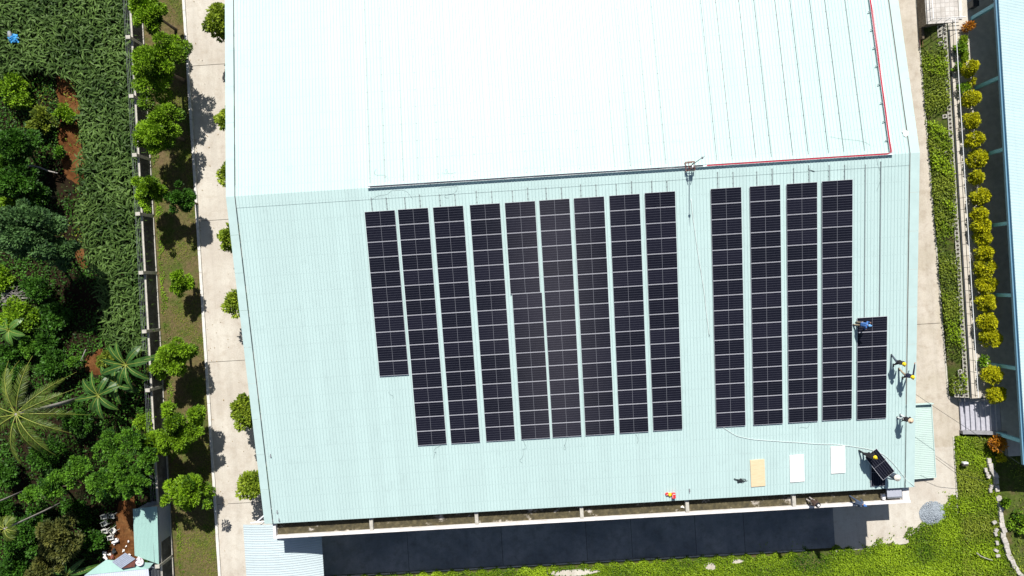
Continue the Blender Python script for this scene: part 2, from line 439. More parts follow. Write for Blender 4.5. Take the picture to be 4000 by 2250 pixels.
# concrete road on the west, path on the east, apron round the building
road = MB()
road.poly([(-29.05,-45,0),(-20.3,-45,0),(-20.3,40,0),(-29.05,40,0)])
for y in (13.9, -0.3, -13.25, -26.3, -39.3): road.box((-29.0,y-0.02,0.002),(-20.4,y+0.02,0.005), 1)
structure(road.build('road', [M['concrete'], M['hole']]))
kb = MB()
ys = [-45+2.0*k for k in range(44)]
for y in ys: kb.box((-29.32 + 0.02*random.random(), y, -0.05), (-29.06, y+1.985, 0.12 - 0.01*random.random()))
structure(kb.build('kerb', M['kerb'], bevel=0.015))
path = MB()
path.poly([(28.9,40,0),(28.9,-19,0),(37.78,-19,0),(37.1,15.5,0),(37.0,40,0)])
path.poly([(28.9,-19,0),(28.9,-24.9,0),(38.0,-24.9,0),(38.7,-23.9,0),(38.7,-20.4,0),(37.9,-20.2,0),(37.78,-19,0)])
for y in (-13.7,): path.box((29.2,y-0.02,0.002),(37.5,y+0.02,0.005), 1)
structure(path.build('path', [M['concrete_warm'], M['hole']]))
kr = MB()
for k in range(30):
    y1 = 16-1.2*k; x = 37.06+(15.5-y1)*0.0209
    if y1 < -19.4: break
    kr.box((x-0.02,y1-1.19,-0.05),(x+0.11,y1,0.05))
for k in range(7): kr.box((38.0,-24.0-1.0*k-0.99,-0.05),(38.16,-24.0-1.0*k,0.06))
structure(kr.build('path_kerb', M['cement'], bevel=0.01))
yard = MB()
yard.poly([(-20.3,-24.5,0.0),(-20.3,-33.38,0.0),(26.9,-33.42,0.0),(26.9,-24.5,0.0)])
for x in (-11.8,-3.2,4.5,8.6,14.4,18.8): yard.box((x-0.018,-33.3,0.002),(x+0.018,-25,0.005), 1)
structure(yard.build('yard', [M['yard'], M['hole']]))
ap = MB()
edge = [(38.0,-24.9),(38.0,-29.2),(37.3,-30.3),(36.2,-30.7),(34.9,-32.0),(33.4,-32.9),(31.8,-33.3),(29.6,-33.7),(26.903,-33.8)]
ap.poly([(x,y,0) for x,y in [(26.903,-24.9)]+[(26.903,-33.8)]+edge[::-1][1:]])
structure(ap.build('apron', M['concrete']))
ky = MB()
for k in range(44): ky.box((-19.8+k*1.0,-33.56,-0.05),(-18.81+k*1.0,-33.44,0.07-0.02*random.random()))
structure(ky.build('yard_kerb', M['cement'], bevel=0.01))
sheet('weed_ground', [(-20.2,-33.5),(24.4,-33.58),(29.6,-33.75),(38,-29.2),(38,-60),(-20.2,-60)], -0.02, M['weed_soil'])

# sloping bank on the east and the raised terrace beyond it
def bank(name, x0, x1, z1, y0, y1, mat, nx=10, ny=60, amp=0.05, seed=4, x0b=None):
    g = np.random.default_rng(seed); b = MB(); P = []
    for j in range(ny+1):
        y = y0+(y1-y0)*j/ny; xa = x0 if x0b is None else x0+(x0b-x0)*j/ny
        for i in range(nx+1):
            t = i/nx; b.v.append((xa+(x1-xa)*t, y, z1*t + (g.normal(0, amp) if 0 < i < nx else 0)))
    for j in range(ny):
        for i in range(nx):
            a = j*(nx+1)+i; b.f.append((a, a+nx+1, a+nx+2, a+1)); b.m.append(0)
    return structure(b.build(name, mat, smooth=True))
bank('bank', 37.13, 38.95, 1.30, 14.2, -20.35, M['weed_soil'], x0b=37.95)
bank('lower_bank', 38.17, 42.3, 1.0, -23.95, -45, M['weed_soil'], seed=5)
ter = MB()
ter.prism([(39.0,40),(40.75,40),(40.75,-20.4),(39.0,-20.4)], -0.05, 1.35)
structure(ter.build('walkway', M['concrete']))
te2 = MB()
te2.prism([(40.75,40),(60,40),(60,-25.7),(42.0,-25.7),(42.0,-23.9),(41.55,-23.9),(41.55,-20.4),(40.75,-20.4)], -0.05, 1.346)
structure(te2.build('terrace', M['terrace']))
sheet('east_ground', [(42.3,-25.7),(75,-25.7),(75,-60),(42.3,-60)], 0.9, M['weed_soil'])
# cement blocks with round planting holes lining the head of the bank
bl = MB()
def block(x, y, s=0.34):
    z = (x-37.3)/(38.95-37.3)*1.3
    mm = Matrix.Translation((x,y,z+0.03)) @ Matrix.Rotation(-math.atan2(1.3,1.65), 4, 'Y')
    bl.box((-s/2,-s/2,-0.06),(s/2,s/2,0.05),0,mm)
    n = 12; bl.poly([tuple(mm @ Vector((0.11*math.cos(2*math.pi*k/n),0.11*math.sin(2*math.pi*k/n),0.055))) for k in range(n)],1)
for k in range(92):
    y = 12.6-0.36*k; block(38.78,y)
    if k < 3 or k > 84 or k % 9 == 4: block(38.48,y)
    if k > 87: block(38.18,y)
structure(bl.build('bank_lining', [M['cement'], M['hole']]))

# ================================================================ THE FACTORY BUILDING
bld = thing('factory_building', 'large factory with a long mint green ribbed metal gable roof carrying solar panels', 'building', (4.26,0,0))
def ribbed(b, xa, xb, y0, y1, zf, pitch=0.25, h=0.03, off=0.0, mi=0):
    """profiled sheet running from y0 to y1, ribs along y"""
    n = int(round((xb-xa)/pitch)); xs = []
    for k in range(n):
        x = xa+k*pitch; f = pitch/0.25
        xs += [(x,0),(x+0.188*f,0),(x+0.201*f,h),(x+0.235*f,h)]
    xs.append((xb,0)); i0 = len(b.v)
    for x, z in xs: b.v.append((x,y0,zf(x,y0)+z+off)); b.v.append((x,y1,zf(x,y1)+z+off))
    for k in range(len(xs)-1):
        q = i0+2*k
        f = (q,q+2,q+3,q+1) if y1 > y0 else (q,q+1,q+3,q+2)
        b.f.append(f); b.m.append(mi)
rz = lambda x, y: roof_z(y)
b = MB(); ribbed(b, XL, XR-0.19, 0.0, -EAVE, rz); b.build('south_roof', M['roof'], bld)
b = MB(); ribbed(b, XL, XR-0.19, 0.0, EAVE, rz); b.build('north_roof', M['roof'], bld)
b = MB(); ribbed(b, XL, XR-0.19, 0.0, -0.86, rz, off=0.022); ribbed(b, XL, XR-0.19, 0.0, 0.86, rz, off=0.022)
for x0 in (XL,):                         # folded lip of the ridge cap
    b.box((x0, -0.872, roof_z(0.86)-0.005), (XR-0.2, -0.864, roof_z(0.86)+0.018))
b.build('ridge_cap', M['roof'], bld)
for (xa, xb, sx) in ((XL-0.07, XL-0.74, -1), (XR-0.12, XR+0.60, 1)):
    fl = MB(); se = MB()
    for s in (-1, 1):
        n = 9
        for k in range(n):
            y0 = s*EAVE*k/n; y1 = s*(EAVE*(k+1)/n - 0.012)
            a = [(xa,y0,roof_z(y0)+0.05),(xb,y0,roof_z(y0)-0.02),(xb,y1,roof_z(y1)-0.02+0.008),(xa,y1,roof_z(y1)+0.05+0.008)]
            fl.poly(a if sx*s > 0 else a[::-1])
            # folded edge hanging down and the upstand along the roof
            fl.poly([(xb,y0,roof_z(y0)-0.02),(xb,y1,roof_z(y1)-0.02),(xb,y1,roof_z(y1)-0.28),(xb,y0,roof_z(y0)-0.28)])
        w0 = xa + (0.0 if sx < 0 else -0.07); w1 = xa + (0.07 if sx < 0 else 0.0)
        a = [(w0,0,roof_z(0)+0.036),(w1,0,roof_z(0)+0.036),(w1,s*EAVE,roof_z(EAVE)+0.036),(w0,s*EAVE,roof_z(EAVE)+0.036)]
        se.poly(a if s > 0 else a[::-1])
    fl.build('verge_flashing', M['flash'], bld)
    se.build('verge_gap_shade', M['gap_shade'], bld)  # dark strip painted in for the shade between roof and flashing
w = MB()
w.prism([(XL+0.3,-25.3),(XR-0.1,-25.3),(XR-0.1,25.3),(XL+0.3,25.3)], 0, 7.2)
w.build('wall', M['wall_mint'], bld)
for x in (XL+0.31, XR-0.11):
    gb = MB(); gb.poly([(x,-25.3,7.2),(x,25.3,7.2),(x,25.3,8.0),(x,0,RIDGE-0.15),(x,-25.3,8.0)]); gb.build('gable', M['wall_mint'], bld)
# windows and doors of the south wall, below the gutter
for k in range(6):
    x = -16+8.4*k
    wn = MB(); wn.box((x,-25.36,1.2),(x+3.2,-25.3,3.0)); wo = wn.build('window', M['glass_dark'], bld)
    fr = MB()
    for q in (0,1,2,3): fr.box((x-0.04+q*1.05,-25.40,1.15),(x+0.04+q*1.05,-25.362,3.05))
    fr.build('window_frame', M['white_paint'], wo)
for k in range(7):
    x = -10.4+8.4*k if k < 5 else (-19+ (k-5)*44)
    d_ = MB(); d_.box((x-0.06,-25.42,0),(x+0.06,-25.3,7.2)); d_.build('downpipe', M['white_paint'], bld)
# concrete gutter trough along the south eave
GY0, GY1 = -25.3, -27.2
gt = MB()
gt.box((-20.95,GY1,7.0),(29.7,GY0-0.003,7.40)); gt.build('gutter_floor', M['gutter'], bld)
pp = MB()
pp.box((-21.15,GY1+0.05,6.95),(29.9,GY1+0.25,7.80))
pp.box((-21.149,GY1+0.253,7.15),(-20.93,-25.9,7.797))
pp.box((29.35,GY1+0.253,7.15),(29.9,-25.9,7.62))
pp.build('gutter_parapet', M['parapet'], bld, bevel=0.012)
for x in (-13.35, -4.85, 3.6, 12.05, 20.55):
    rb = MB(); rb.box((x,GY1+0.26,7.18),(x+0.28,-25.32,7.78)); rb.build('gutter_beam', M['cement'], bld, bevel=0.015)
ca = MB(); ca.box((27.0,-28.68,2.85),(32.0,-25.32,3.0)); ca.build('door_canopy', M['wall_cream'], bld)

# small lean-to awnings and the vaulted one
aw = thing('side_awning', 'low mint green lean-to of corrugated sheet on the stair side of the factory', 'awning', (33,-24,0))
b = MB(); pts = []
for k in range(41):
    y = -20.75-0.165*k; pts += [(y,0),(y-0.10,0),(y-0.115,0.022),(y-0.15,0.022)]
for y, z in pts: b.v += [(29.4,y,0.75+z),(36.05,y,0.38+z)]
for k in range(len(pts)-1): b.f.append((2*k,2*k+2,2*k+3,2*k+1)); b.m.append(0)
b.build('roof_sheet', M['awning_mint'], aw)
b = MB(); b.box((29.4,-20.82,0.35),(36.07,-20.74,0.80)); b.box((36.06,-27.48,0.30),(36.12,-20.83,0.42))
b.build('edge_trim', M['flash'], aw)
for y in (-21.0,-24.0,-27.2): b = MB(); b.tube([(35.9,y,0),(35.9,y,0.37)],0.04,8); b.build('post', M['grey_steel'], aw)
aw = thing('wall_awning', 'narrow mint corrugated awning showing under the roof edge beside the tree with the lowest shadow', 'awning', (-21.8,-25.2,0))
b = MB()
for k in range(34):
    y = -21.6-0.12*k
    b.poly([(-22.98,y,2.6),(-20.7,y,3.0),(-20.7,y-0.08,3.0),(-22.98,y-0.08,2.6)][::-1]); b.poly([(-22.98,y-0.08,2.6),(-20.7,y-0.08,3.0),(-20.7,y-0.12,3.03),(-22.98,y-0.12,2.63)][::-1])
b.build('roof_sheet', M['awning_mint'], aw)
b = MB(); b.tube([(-22.9,-21.7,0),(-22.9,-21.7,2.6)],0.04); b.tube([(-22.9,-25.5,0),(-22.9,-25.5,2.6)],0.04); b.build('post', M['grey_steel'], aw)

va = thing('carport_awning', 'weathered white vaulted corrugated awning at the end of the concrete gutter', 'awning', (-21.2,-31.5,0))
def vz(x): return 5.35-0.052*(x+21.9)**2
b = MB(); nx = 26
ny = 62; prof = []
for k in range(ny):
    y = -26.75-0.2*k; prof += [(y,0),(y-0.13,0),(y-0.145,0.035),(y-0.185,0.035)]
for (y, z) in prof:
    for i in range(nx+1):
        x = -24.72+6.5*i/nx; b.v.append((x, y + 0.0, vz(x)+z))
for k in range(len(prof)-1):
    for i in range(nx):
        a = k*(nx+1)+i; b.f.append((a, a+nx+1, a+nx+2, a+1)); b.m.append(0)
b.build('roof_sheet', M['awning_white'], va)
b = MB()
for y in (-27.0,-30.5,-34.5,-38.8):
    b.tube([(-23.4,y,0),(-23.4,y,vz(-23.4)-0.05)],0.06); b.tube([(-20.4,y,0),(-20.4,y,vz(-20.4)-0.05)],0.06)
    b.tube([(-24.6+6.2*i/12,y,vz(-24.6+6.2*i/12)-0.06) for i in range(13)],0.05)
b.build('frame', M['white_paint'], va)
b = MB()
b.tube([(-24.0,-26.6,5.1),(-21.5,-26.4,5.3)],0.06); b.tube([(-23.5,-26.55,5.15),(-21.0,-24.6,5.3)],0.06); b.tube([(-22.6,-26.7,5.2),(-21.3,-26.45,5.3)],0.03)
b.build('brace', M['white_paint'], va)

# ================================================================ ON THE ROOF: rails, panels, trays
COLX = [-11.37,-8.864,-6.227,-3.469,-0.784,1.744,4.330,6.981,9.628,14.541,17.439,20.169,22.795,25.458]
COLV = [1.757,1.740,1.742,1.734,1.737,1.724,1.722,1.701,1.670,1.675,1.678,1.663,1.633,12.131]
COLN = [11]+[16]*12+[7]
PW, PP, PHH = 2.278, 1.156, 1.134
NTH = ['first','second','third','fourth','fifth','sixth','seventh','eighth','ninth','tenth','eleventh','twelfth','thirteenth','fourteenth']
COLNAME = ['the short column nearest the palm side', 'the second column from the palm side', 'the third column from the palm side',
  'the fourth column from the palm side', 'the fifth column from the palm side', 'the sixth column from the palm side',
  'the seventh column from the palm side', 'the eighth column from the palm side', 'the ninth column, before the bare strip',
  'the tenth column, past the bare strip', 'the eleventh column from the palm side', 'the twelfth column from the palm side',
  'the last full column', 'the short column nearest the workers']
def slope_pt(x, v, off): return Vector((x, -v*math.cos(TH) - off*math.sin(TH), RIDGE - v*math.sin(TH) + off*math.cos(TH)))
# panel prototype in its own frame: x across, y up the slope
pm, nt, bb = new_mat('photovoltaic cells')
tc = nt.nodes.new('ShaderNodeTexCoord'); sp = nt.nodes.new('ShaderNodeSeparateXYZ'); nt.links.new(tc.outputs['Object'], sp.inputs[0])
u = mth(nt,'ABSOLUTE', sp.outputs['X'])
cu = mth(nt,'FRACT', mth(nt,'DIVIDE', mth(nt,'SUBTRACT', u, 0.012), 0.0915)); cv = mth(nt,'FRACT', mth(nt,'DIVIDE', mth(nt,'ADD', sp.outputs['Y'], 0.5475), 0.1825))
du = mth(nt,'ABSOLUTE', mth(nt,'SUBTRACT', cu, 0.5)); dv = mth(nt,'ABSOLUTE', mth(nt,'SUBTRACT', cv, 0.5))
line_u = mth(nt,'GREATER_THAN', du, 0.455); line_v = mth(nt,'GREATER_THAN', dv, 0.45)
cen = mth(nt,'LESS_THAN', u, 0.014)
oi = nt.nodes.new('ShaderNodeObjectInfo')
cell = ramp(nt, oi.outputs['Random'], [(0.0,(0.0040,0.0042,0.0085)),(1.0,(0.0085,0.0082,0.0160))])
c = mix(nt, mth(nt,'MULTIPLY',line_u,0.5), cell, (0.06,0.064,0.085)); c = mix(nt, mth(nt,'MULTIPLY',line_v,0.9), c, (0.07,0.072,0.092)); c = mix(nt, cen, c, (0.13,0.135,0.155))
nt.links.new(c, bb.inputs['Base Color']); bb.inputs['Roughness'].default_value = 0.09; bb.inputs['Specular IOR Level'].default_value = 0.4
M['cells'] = pm
pan = thing('solar_panel', None, 'solar panel', (0,0,0), 'solar panels in rows on the south roof slope')
b = MB(); hx, hy = PW/2, PHH/2; e = 0.017
for lo, hi in (((-hx,-hy,0),(hx,-hy+e,0.035)),((-hx,hy-e,0),(hx,hy,0.035)),((-hx,-hy+e,0),(-hx+e*0.7,hy-e,0.0348)),((hx-e*0.7,-hy+e,0),(hx,hy-e,0.0348))): b.box(lo,hi)
b.build('frame', M['frame'], pan)
b = MB(); b.box((-hx+e*0.7,-hy+e,0.006),(hx-e*0.7,hy-e,0.031)); b.build('cell_glass', M['cells'], pan)
first = True
def panel_label(i, j, n):
    if j == 0: w_ = 'topmost'
    elif j == n-1: w_ = 'lowest'
    else: w_ = ordinal(j) + ' from the top'
    return 'dark solar panel, ' + w_ + ' in ' + COLNAME[i]
jit = np.random.default_rng(11)
for i in range(14):
    for j in range(COLN[i]):
        kink = (-0.05 if j < 6 else 0.07) if i == 4 else 0.0   # the fifth column was laid in two slightly offset runs
        p = slope_pt(COLX[i]+PW/2+kink+jit.normal(0,0.003), COLV[i]+PP*(j+0.5), 0.105)
        r_ = (TH+jit.normal(0,0.002), jit.normal(0,0.002), jit.normal(0,0.001))
        if first: pan.location = p; pan.rotation_euler = r_; pan['label'] = panel_label(i,j,COLN[i]); first = False
        else: copy_thing(pan, p, r_, panel_label(i,j,COLN[i]))
# aluminium rails: two under every column, running bare up to the ridge; and bare pairs on the north slope
for i in range(14):
    for q, fx in enumerate((0.57, 1.71)):
        x = COLX[i]+fx; b = MB()
        top = (0.72 if i < 9 else 0.46)+0.07*((i*2+q)%3)
        a_ = slope_pt(x, top, 0.034); e_ = slope_pt(x, COLV[i]+PP*COLN[i]-0.05, 0.034)
        L_ = (a_-e_).length; mm = Matrix.Translation(e_) @ Matrix.Rotation(TH,4,'X')
        b.box((-0.02,0,0),(0.02,L_,0.066),0,mm)
        for k in range(4): b.box((-0.045,L_-0.1-0.38*k,0),(0.045,L_-0.05-0.38*k,0.012),0,mm)
        tag(b.build('mounting_rail', M['alu']), ('palm-side' if q == 0 else 'stair-side')+' bare aluminium rail end above '+COLNAME[i].replace('the ','').split(' from')[0].split(', past')[0].split(', before')[0]+' of panels'
            if i < 13 else ('palm-side' if q == 0 else 'stair-side')+' long bare aluminium rail above the short column nearest the workers', 'rail', 'mounting rails on the south slope')
for i in range(14):
    for q, fx in enumerate((0.57, 1.71)):
        x = COLX[i]+fx; b = MB()
        if x > 26.9: continue
        mm = Matrix.Translation((x,0.42,roof_z(0.42)+0.03)) @ Matrix.Rotation(-TH,4,'X')
        b.box((-0.016,0,0),(0.016,24.5,0.07),0,mm)
        for k in range(17): b.box((-0.05,0.3+1.35*k,0),(0.05,0.36+1.35*k,0.012),0,mm)
        tag(b.build('north_rail', M['alu']), ('palm-side' if q == 0 else 'stair-side')+' bare rail on the bright north slope above '+COLNAME[i].split(' from')[0].split(', past')[0].split(', before')[0], 'rail', 'mounting rails on the north slope')

def tray(b, x0, x1, y0, y1, z, along):
    t = 0.01; h = 0.07
    if along == 'x':
        b.box((x0,y0,z),(x1,y1,z+t)); b.box((x0,y0-t,z),(x1,y0,z+h)); b.box((x0,y1,z),(x1,y1+t,z+h))
        x = x0+0.3
        while x < x1:
            b.box((x-0.02,y0,RIDGE-0.06),(x+0.02,y0+0.03,z)); b.box((x-0.02,y1-0.03,RIDGE-0.06),(x+0.02,y1,z)); x += 1.45
    return b
tz = RIDGE+0.17
tr = thing('cable_tray', 'raised pale metal cable tray along the ridge turning up the bright north slope', 'cable tray', (8,0.1,RIDGE))
b = MB(); tray(b, -10.95, 28.0, -0.03, 0.09, tz, 'x'); b.build('ridge_run', M['galv'], tr)
b = MB(); mm = Matrix.Translation((27.78,0.18,tz-0.02)) @ Matrix.Rotation(-TH,4,'X')
b.box((0,0,0),(0.2,25,0.012),0,mm); b.box((-0.01,0,0),(0,25,0.07),0,mm); b.box((0.2,0,0),(0.21,25,0.07),0,mm); b.build('slope_run', M['galv'], tr)
for k in range(17): b = MB(); b.box((-0.18,0.9+1.45*k,-0.09),(0.2,0.93+1.45*k,-0.012),0,mm); b.box((-0.18,0.9+1.45*k,-0.089),(-0.15,0.93+1.45*k,0.03),0,mm); b.build('bracket', M['alu'], tr)
g = np.random.default_rng(21)
b = MB()
for k in range(3):
    yy = -0.01+0.03*k; P = [(14.3+0.6*j, yy+g.normal(0,0.008), tz+0.03+0.01*k) for j in range(23)]
    P += [(27.82+0.05*k, yy+0.1, tz+0.035)] + [(27.82+0.045*k+g.normal(0,0.01), 0.18+1.0*j*math.cos(TH), tz-0.02+0.035-1.0*j*math.sin(TH)) for j in range(1,25)]
    b.tube(P, 0.017, 6)
tag(b.build('red_cable_bundle', M['red_cable']), 'bundle of red cables lying in the raised ridge tray and up the north slope', 'cables')
b = MB()
for k in range(3):
    yy = 0.0+0.02*k; b.tube([(-10.8+0.8*j, yy+g.normal(0,0.008), tz+0.025) for j in range(32)], 0.009, 6)
tag(b.build('black_cable_bundle', M['black_cable']), 'thin black cables lying in the plain pale half of the ridge tray', 'cables')

# lightning mast at the ridge
mp = on_roof(2692,652); mz = roof_z(mp.y)
ma = thing('lightning_mast', 'thin upright mast on a rusty lattice stand at the ridge with a long straight shadow', 'mast', (mp.x,mp.y,mz))
b = MB(); q = 0.33
for sx in (-1,1):
    for sy in (-1,1): b.tube([(mp.x+sx*q,mp.y+sy*q-0.05,roof_z(mp.y+sy*q-0.05)),(mp.x+sx*0.10,mp.y+sy*0.10,mz+1.25)],0.028,6)
for z0, w0 in ((0.35,0.33),(0.8,0.22)):
    P = [(mp.x-w0,mp.y-w0,mz+z0),(mp.x+w0,mp.y-w0,mz+z0),(mp.x+w0,mp.y+w0,mz+z0),(mp.x-w0,mp.y+w0,mz+z0)]
    for k in range(4): b.tube([P[k],P[(k+1)%4]],0.022,6)
for k in range(4):
    a1 = (mp.x+(-q if k in(0,3) else q), mp.y+(-q if k<2 else q), mz+0.06); a2 = (mp.x+(0.22 if k in(0,3) else -0.22), mp.y+(-0.22 if k<2 else 0.22), mz+0.8)
    b.tube([a1,a2],0.018,6)
b.build('lattice_stand', M['rust'], ma)
b = MB(); b.tube([(mp.x,mp.y,mz+0.2),(mp.x,mp.y,mz+2.6),(mp.x+0.02,mp.y,mz+4.1)],[0.034,0.028,0.022],8); b.build('pole', M['grey_steel'], ma)
b = MB(); b.tube([(mp.x+0.02,mp.y,mz+4.1),(mp.x+0.02,mp.y,mz+4.6)],[0.018,0.006],6); b.lathe((mp.x+0.02,mp.y,mz+3.75),[(0,0),(0.09,0.03),(0.09,0.09),(0,0.12)],10); b.build('tip', M['grey_steel'], ma)
b = MB(); b.lathe((mp.x+0.1,mp.y-0.12,mz+0.62),[(0,0),(0.1,0),(0.12,0.12),(0.05,0.18),(0,0.18)],12); b.build('insulator', M['white_paint'], ma)

# pale boards lying on the slope
pw, nt, bb = new_mat('plywood')
f1 = noise(nt, 3.0, 6, 0.7, stretch=(0.6,9,1)); 
nt.links.new(ramp(nt, f1, [(0.3,(0.62,0.46,0.27)),(0.55,(0.72,0.57,0.37)),(0.8,(0.78,0.66,0.47))]), bb.inputs['Base Color']); bb.inputs['Roughness'].default_value = 0.7
M['plywood'] = pw
def board(name, label, px, py, w_, h_, rot, mat, off=0.03):
    p = on_roof(px,py); o = MB(); o.box((-w_/2,-h_/2,0),(w_/2,h_/2,0.05)); ob = o.build(name, mat, bevel=0.004)
    ob.location = (p.x,p.y,roof_z(p.y)+off); ob.rotation_euler = (TH,0,rot); return tag(ob, label, 'board')
board('plywood_board', 'tan plywood board with ragged edge marks lying on the roof near the black cable tangle', 2959,1847, 1.12, 2.22, 0.025, M['plywood'])
board('white_board', 'white board lying on the roof between the plywood board and the other white one', 3112,1829, 1.12, 2.22, 0.02, M['white_board'])
board('white_board', 'white board lying on the roof closest to the carried panel, its top at the hose', 3272,1795, 1.12, 2.22, 0.02, M['white_board'])
# loose panel on the roof and the one being carried
def loose_panel(c, rot, label):
    o = copy_thing(pan, c, rot, label); del o['group']; return o
pc = on_roof(3428,1843); loose_panel((pc.x,pc.y,roof_z(pc.y)+0.09), (0,-TH,R(90)), 'dark solar panel lying lengthwise on the roof under the one being carried')
HP = [on_roof(3427.5,1755.5,0.92), on_roof(3493.8,1840.8,0.92), on_roof(3442.4,1870.6,0.92), on_roof(3380.3,1786.1,0.92)]
hc = sum(HP, Vector())/4; hd = ((HP[1]-HP[0])+(HP[2]-HP[3])); hz = math.atan2(hd.y, hd.x)
carried = loose_panel(hc, (0.03,0.02,hz), 'dark solar panel carried at an angle by two workers above the roof')
# timber battens under the loose panel
b = MB(); mm = Matrix.Translation((pc.x,pc.y,roof_z(pc.y)+0.03)) @ Matrix.Rotation(TH,4,'X')
for y in (-0.8,0.75): b.box((-0.6,y,0),(0.6,y+0.07,0.045),0,mm)
tag(b.build('timber_batten', M['bark']), 'pair of dark battens under the panel lying lengthwise', 'battens')

def lay(pts, r, off=None, n=6, jitter=0.0, seed=1):
    """a line following photo points over the roof"""
    g = np.random.default_rng(seed); P = []
    for k in range(len(pts)-1):
        a = np.array(pts[k]); c_ = np.array(pts[k+1]); m_ = max(2, int(np.hypot(*(c_-a))/9))
        for j in range(m_):
            q = a+(c_-a)*j/m_; w_ = on_roof(q[0],q[1])
            P.append((w_.x+g.normal(0,jitter), w_.y+g.normal(0,jitter), roof_z(w_.y)+0.032+r))
    w_ = on_roof(*pts[-1]); P.append((w_.x,w_.y,roof_z(w_.y)+0.032+r))
    # round the corners
    for _ in range(4): P = [P[0]]+[tuple((np.array(P[k-1])+2*np.array(P[k])+np.array(P[k+1]))/4) for k in range(1,len(P)-1)]+[P[-1]]
    return MB().tube(P, r, n)
s25 = 4000/2576
b = lay([(x*s25,y*s25) for x,y in ((1818,1074),(1850,1096),(1890,1105),(1960,1110),(2010,1113),(2060,1117),(2100,1117),(2150,1124),(2190,1130),(2222,1142),(2248,1166),(2268,1192),(2284,1212),(2303,1225))], 0.017, jitter=0.012, seed=3)
tag(b.build('hose', M['white_hose'], smooth=True), 'pale hose snaking from the panel columns past the white boards to the roof corner', 'hose')
b = lay([(x*s25,y*s25) for x,y in ((1738,500),(1742,540),(1750,600),(1758,655),(1764,690),(1772,740),(1778,800),(1784,845))], 0.024, jitter=0.012, seed=4)
tag(b.build('hose', M['white_hose'], smooth=True), 'thin pale hose running down the wide bare strip between the panel columns', 'hose')
wires = [
 ('wire hanging below the second panel column', [(1725,1738),(1700,1752),(1688,1762),(1700,1775),(1708,1765),(1700,1758),(1697,1775),(1695,1790)]),
 ('wire looped below the fourth panel column', [(2045,1722),(2052,1742),(2060,1750),(2052,1756),(2035,1752),(2045,1748),(2046,1790),(2030,1790),(2026,1802),(2040,1808)]),
 ('wire in a figure of eight below the sixth panel column', [(2215,1708),(2212,1728),(2202,1740),(2200,1755),(2208,1762),(2212,1748),(2204,1736)]),
 ('wire drooping below the eighth panel column', [(2482,1694),(2495,1712),(2494,1728),(2485,1736),(2490,1722)]),
 ('wire below the tenth panel column', [(3165,1650),(3158,1668),(3148,1676),(3140,1668),(3128,1664),(3124,1672)]),
 ('wire curled under the short palm-side column', [(1518,1530),(1520,1545),(1532,1540),(1540,1548),(1534,1556)]),
 ('wire wandering above the second panel column', [(1448,784),(1475,762),(1515,762),(1524,748),(1530,742),(1565,744),(1582,742),(1595,752),(1612,778)]),
 ('wire wandering above the fourth panel column', [(1715,735),(1745,730),(1780,732),(1790,722),(1782,758),(1750,760),(1732,762),(1735,775),(1752,772)]),
 ('wire looped on the north slope above the third column', [(1725,675),(1742,685),(1752,678),(1748,660),(1738,655),(1740,672),(1752,684),(1780,674)]),
 ('wire on the north slope above the tray end', [(1470,660),(1460,672),(1462,688),(1480,684),(1500,680),(1516,692),(1520,705)]),
 ('wire beside the bare rails near the stair-side verge', [(3425,620),(3426,645),(3440,670),(3444,690),(3436,712),(3424,745)]),
 ('wire squiggle on the north slope near the turn of the tray', [(3242,534),(3270,540),(3300,544),(3358,550),(3380,556),(3392,562),(3400,572)]),
]
for k, (lab, pts) in enumerate(wires):
    tag(lay(pts, 0.006, n=5, jitter=0.02, seed=30+k).build('loose_wire', M['grey_cable']), 'thin grey loose '+lab, 'wire', 'loose wires on the roof')
for lab, pts in (('short dark cable scrap lying by the mast on the south slope', [(2776,647),(2785,644),(2795,645),(2803,650)]), ('bent dark cable scrap below the turn of the tray',[(3362,611),(3370,604),(3378,605),(3379,615),(3373,618)]),
                 ('forked dark cable scrap with white wrapping above the twelfth column', [(3158,645),(3161,660),(3152,668),(3163,662),(3172,668),(3182,670)])):
    tag(lay(pts, 0.018, n=6, seed=5).build('cable_scrap', M['black_cable']), lab, 'cable')
# black cable tangle
g = np.random.default_rng(5); cx_, cy_ = 2892, 1877; pts = []
for k in range(70):
    t = k*0.9; rr = 6+14*abs(math.sin(t*0.37))*g.random()+ (16 if k%9==0 else 0); pts.append((cx_+rr*1.25*math.cos(t*1.7), cy_+rr*0.62*math.sin(t*1.7)))
pts += [(2880,1880),(2872,1868),(2864,1866),(2866,1874),(2874,1876)]
tag(lay(pts, 0.017, n=5, seed=6).build('cable_tangle', M['black_cable']), 'tangled heap of black cable beside the plywood board', 'cable')
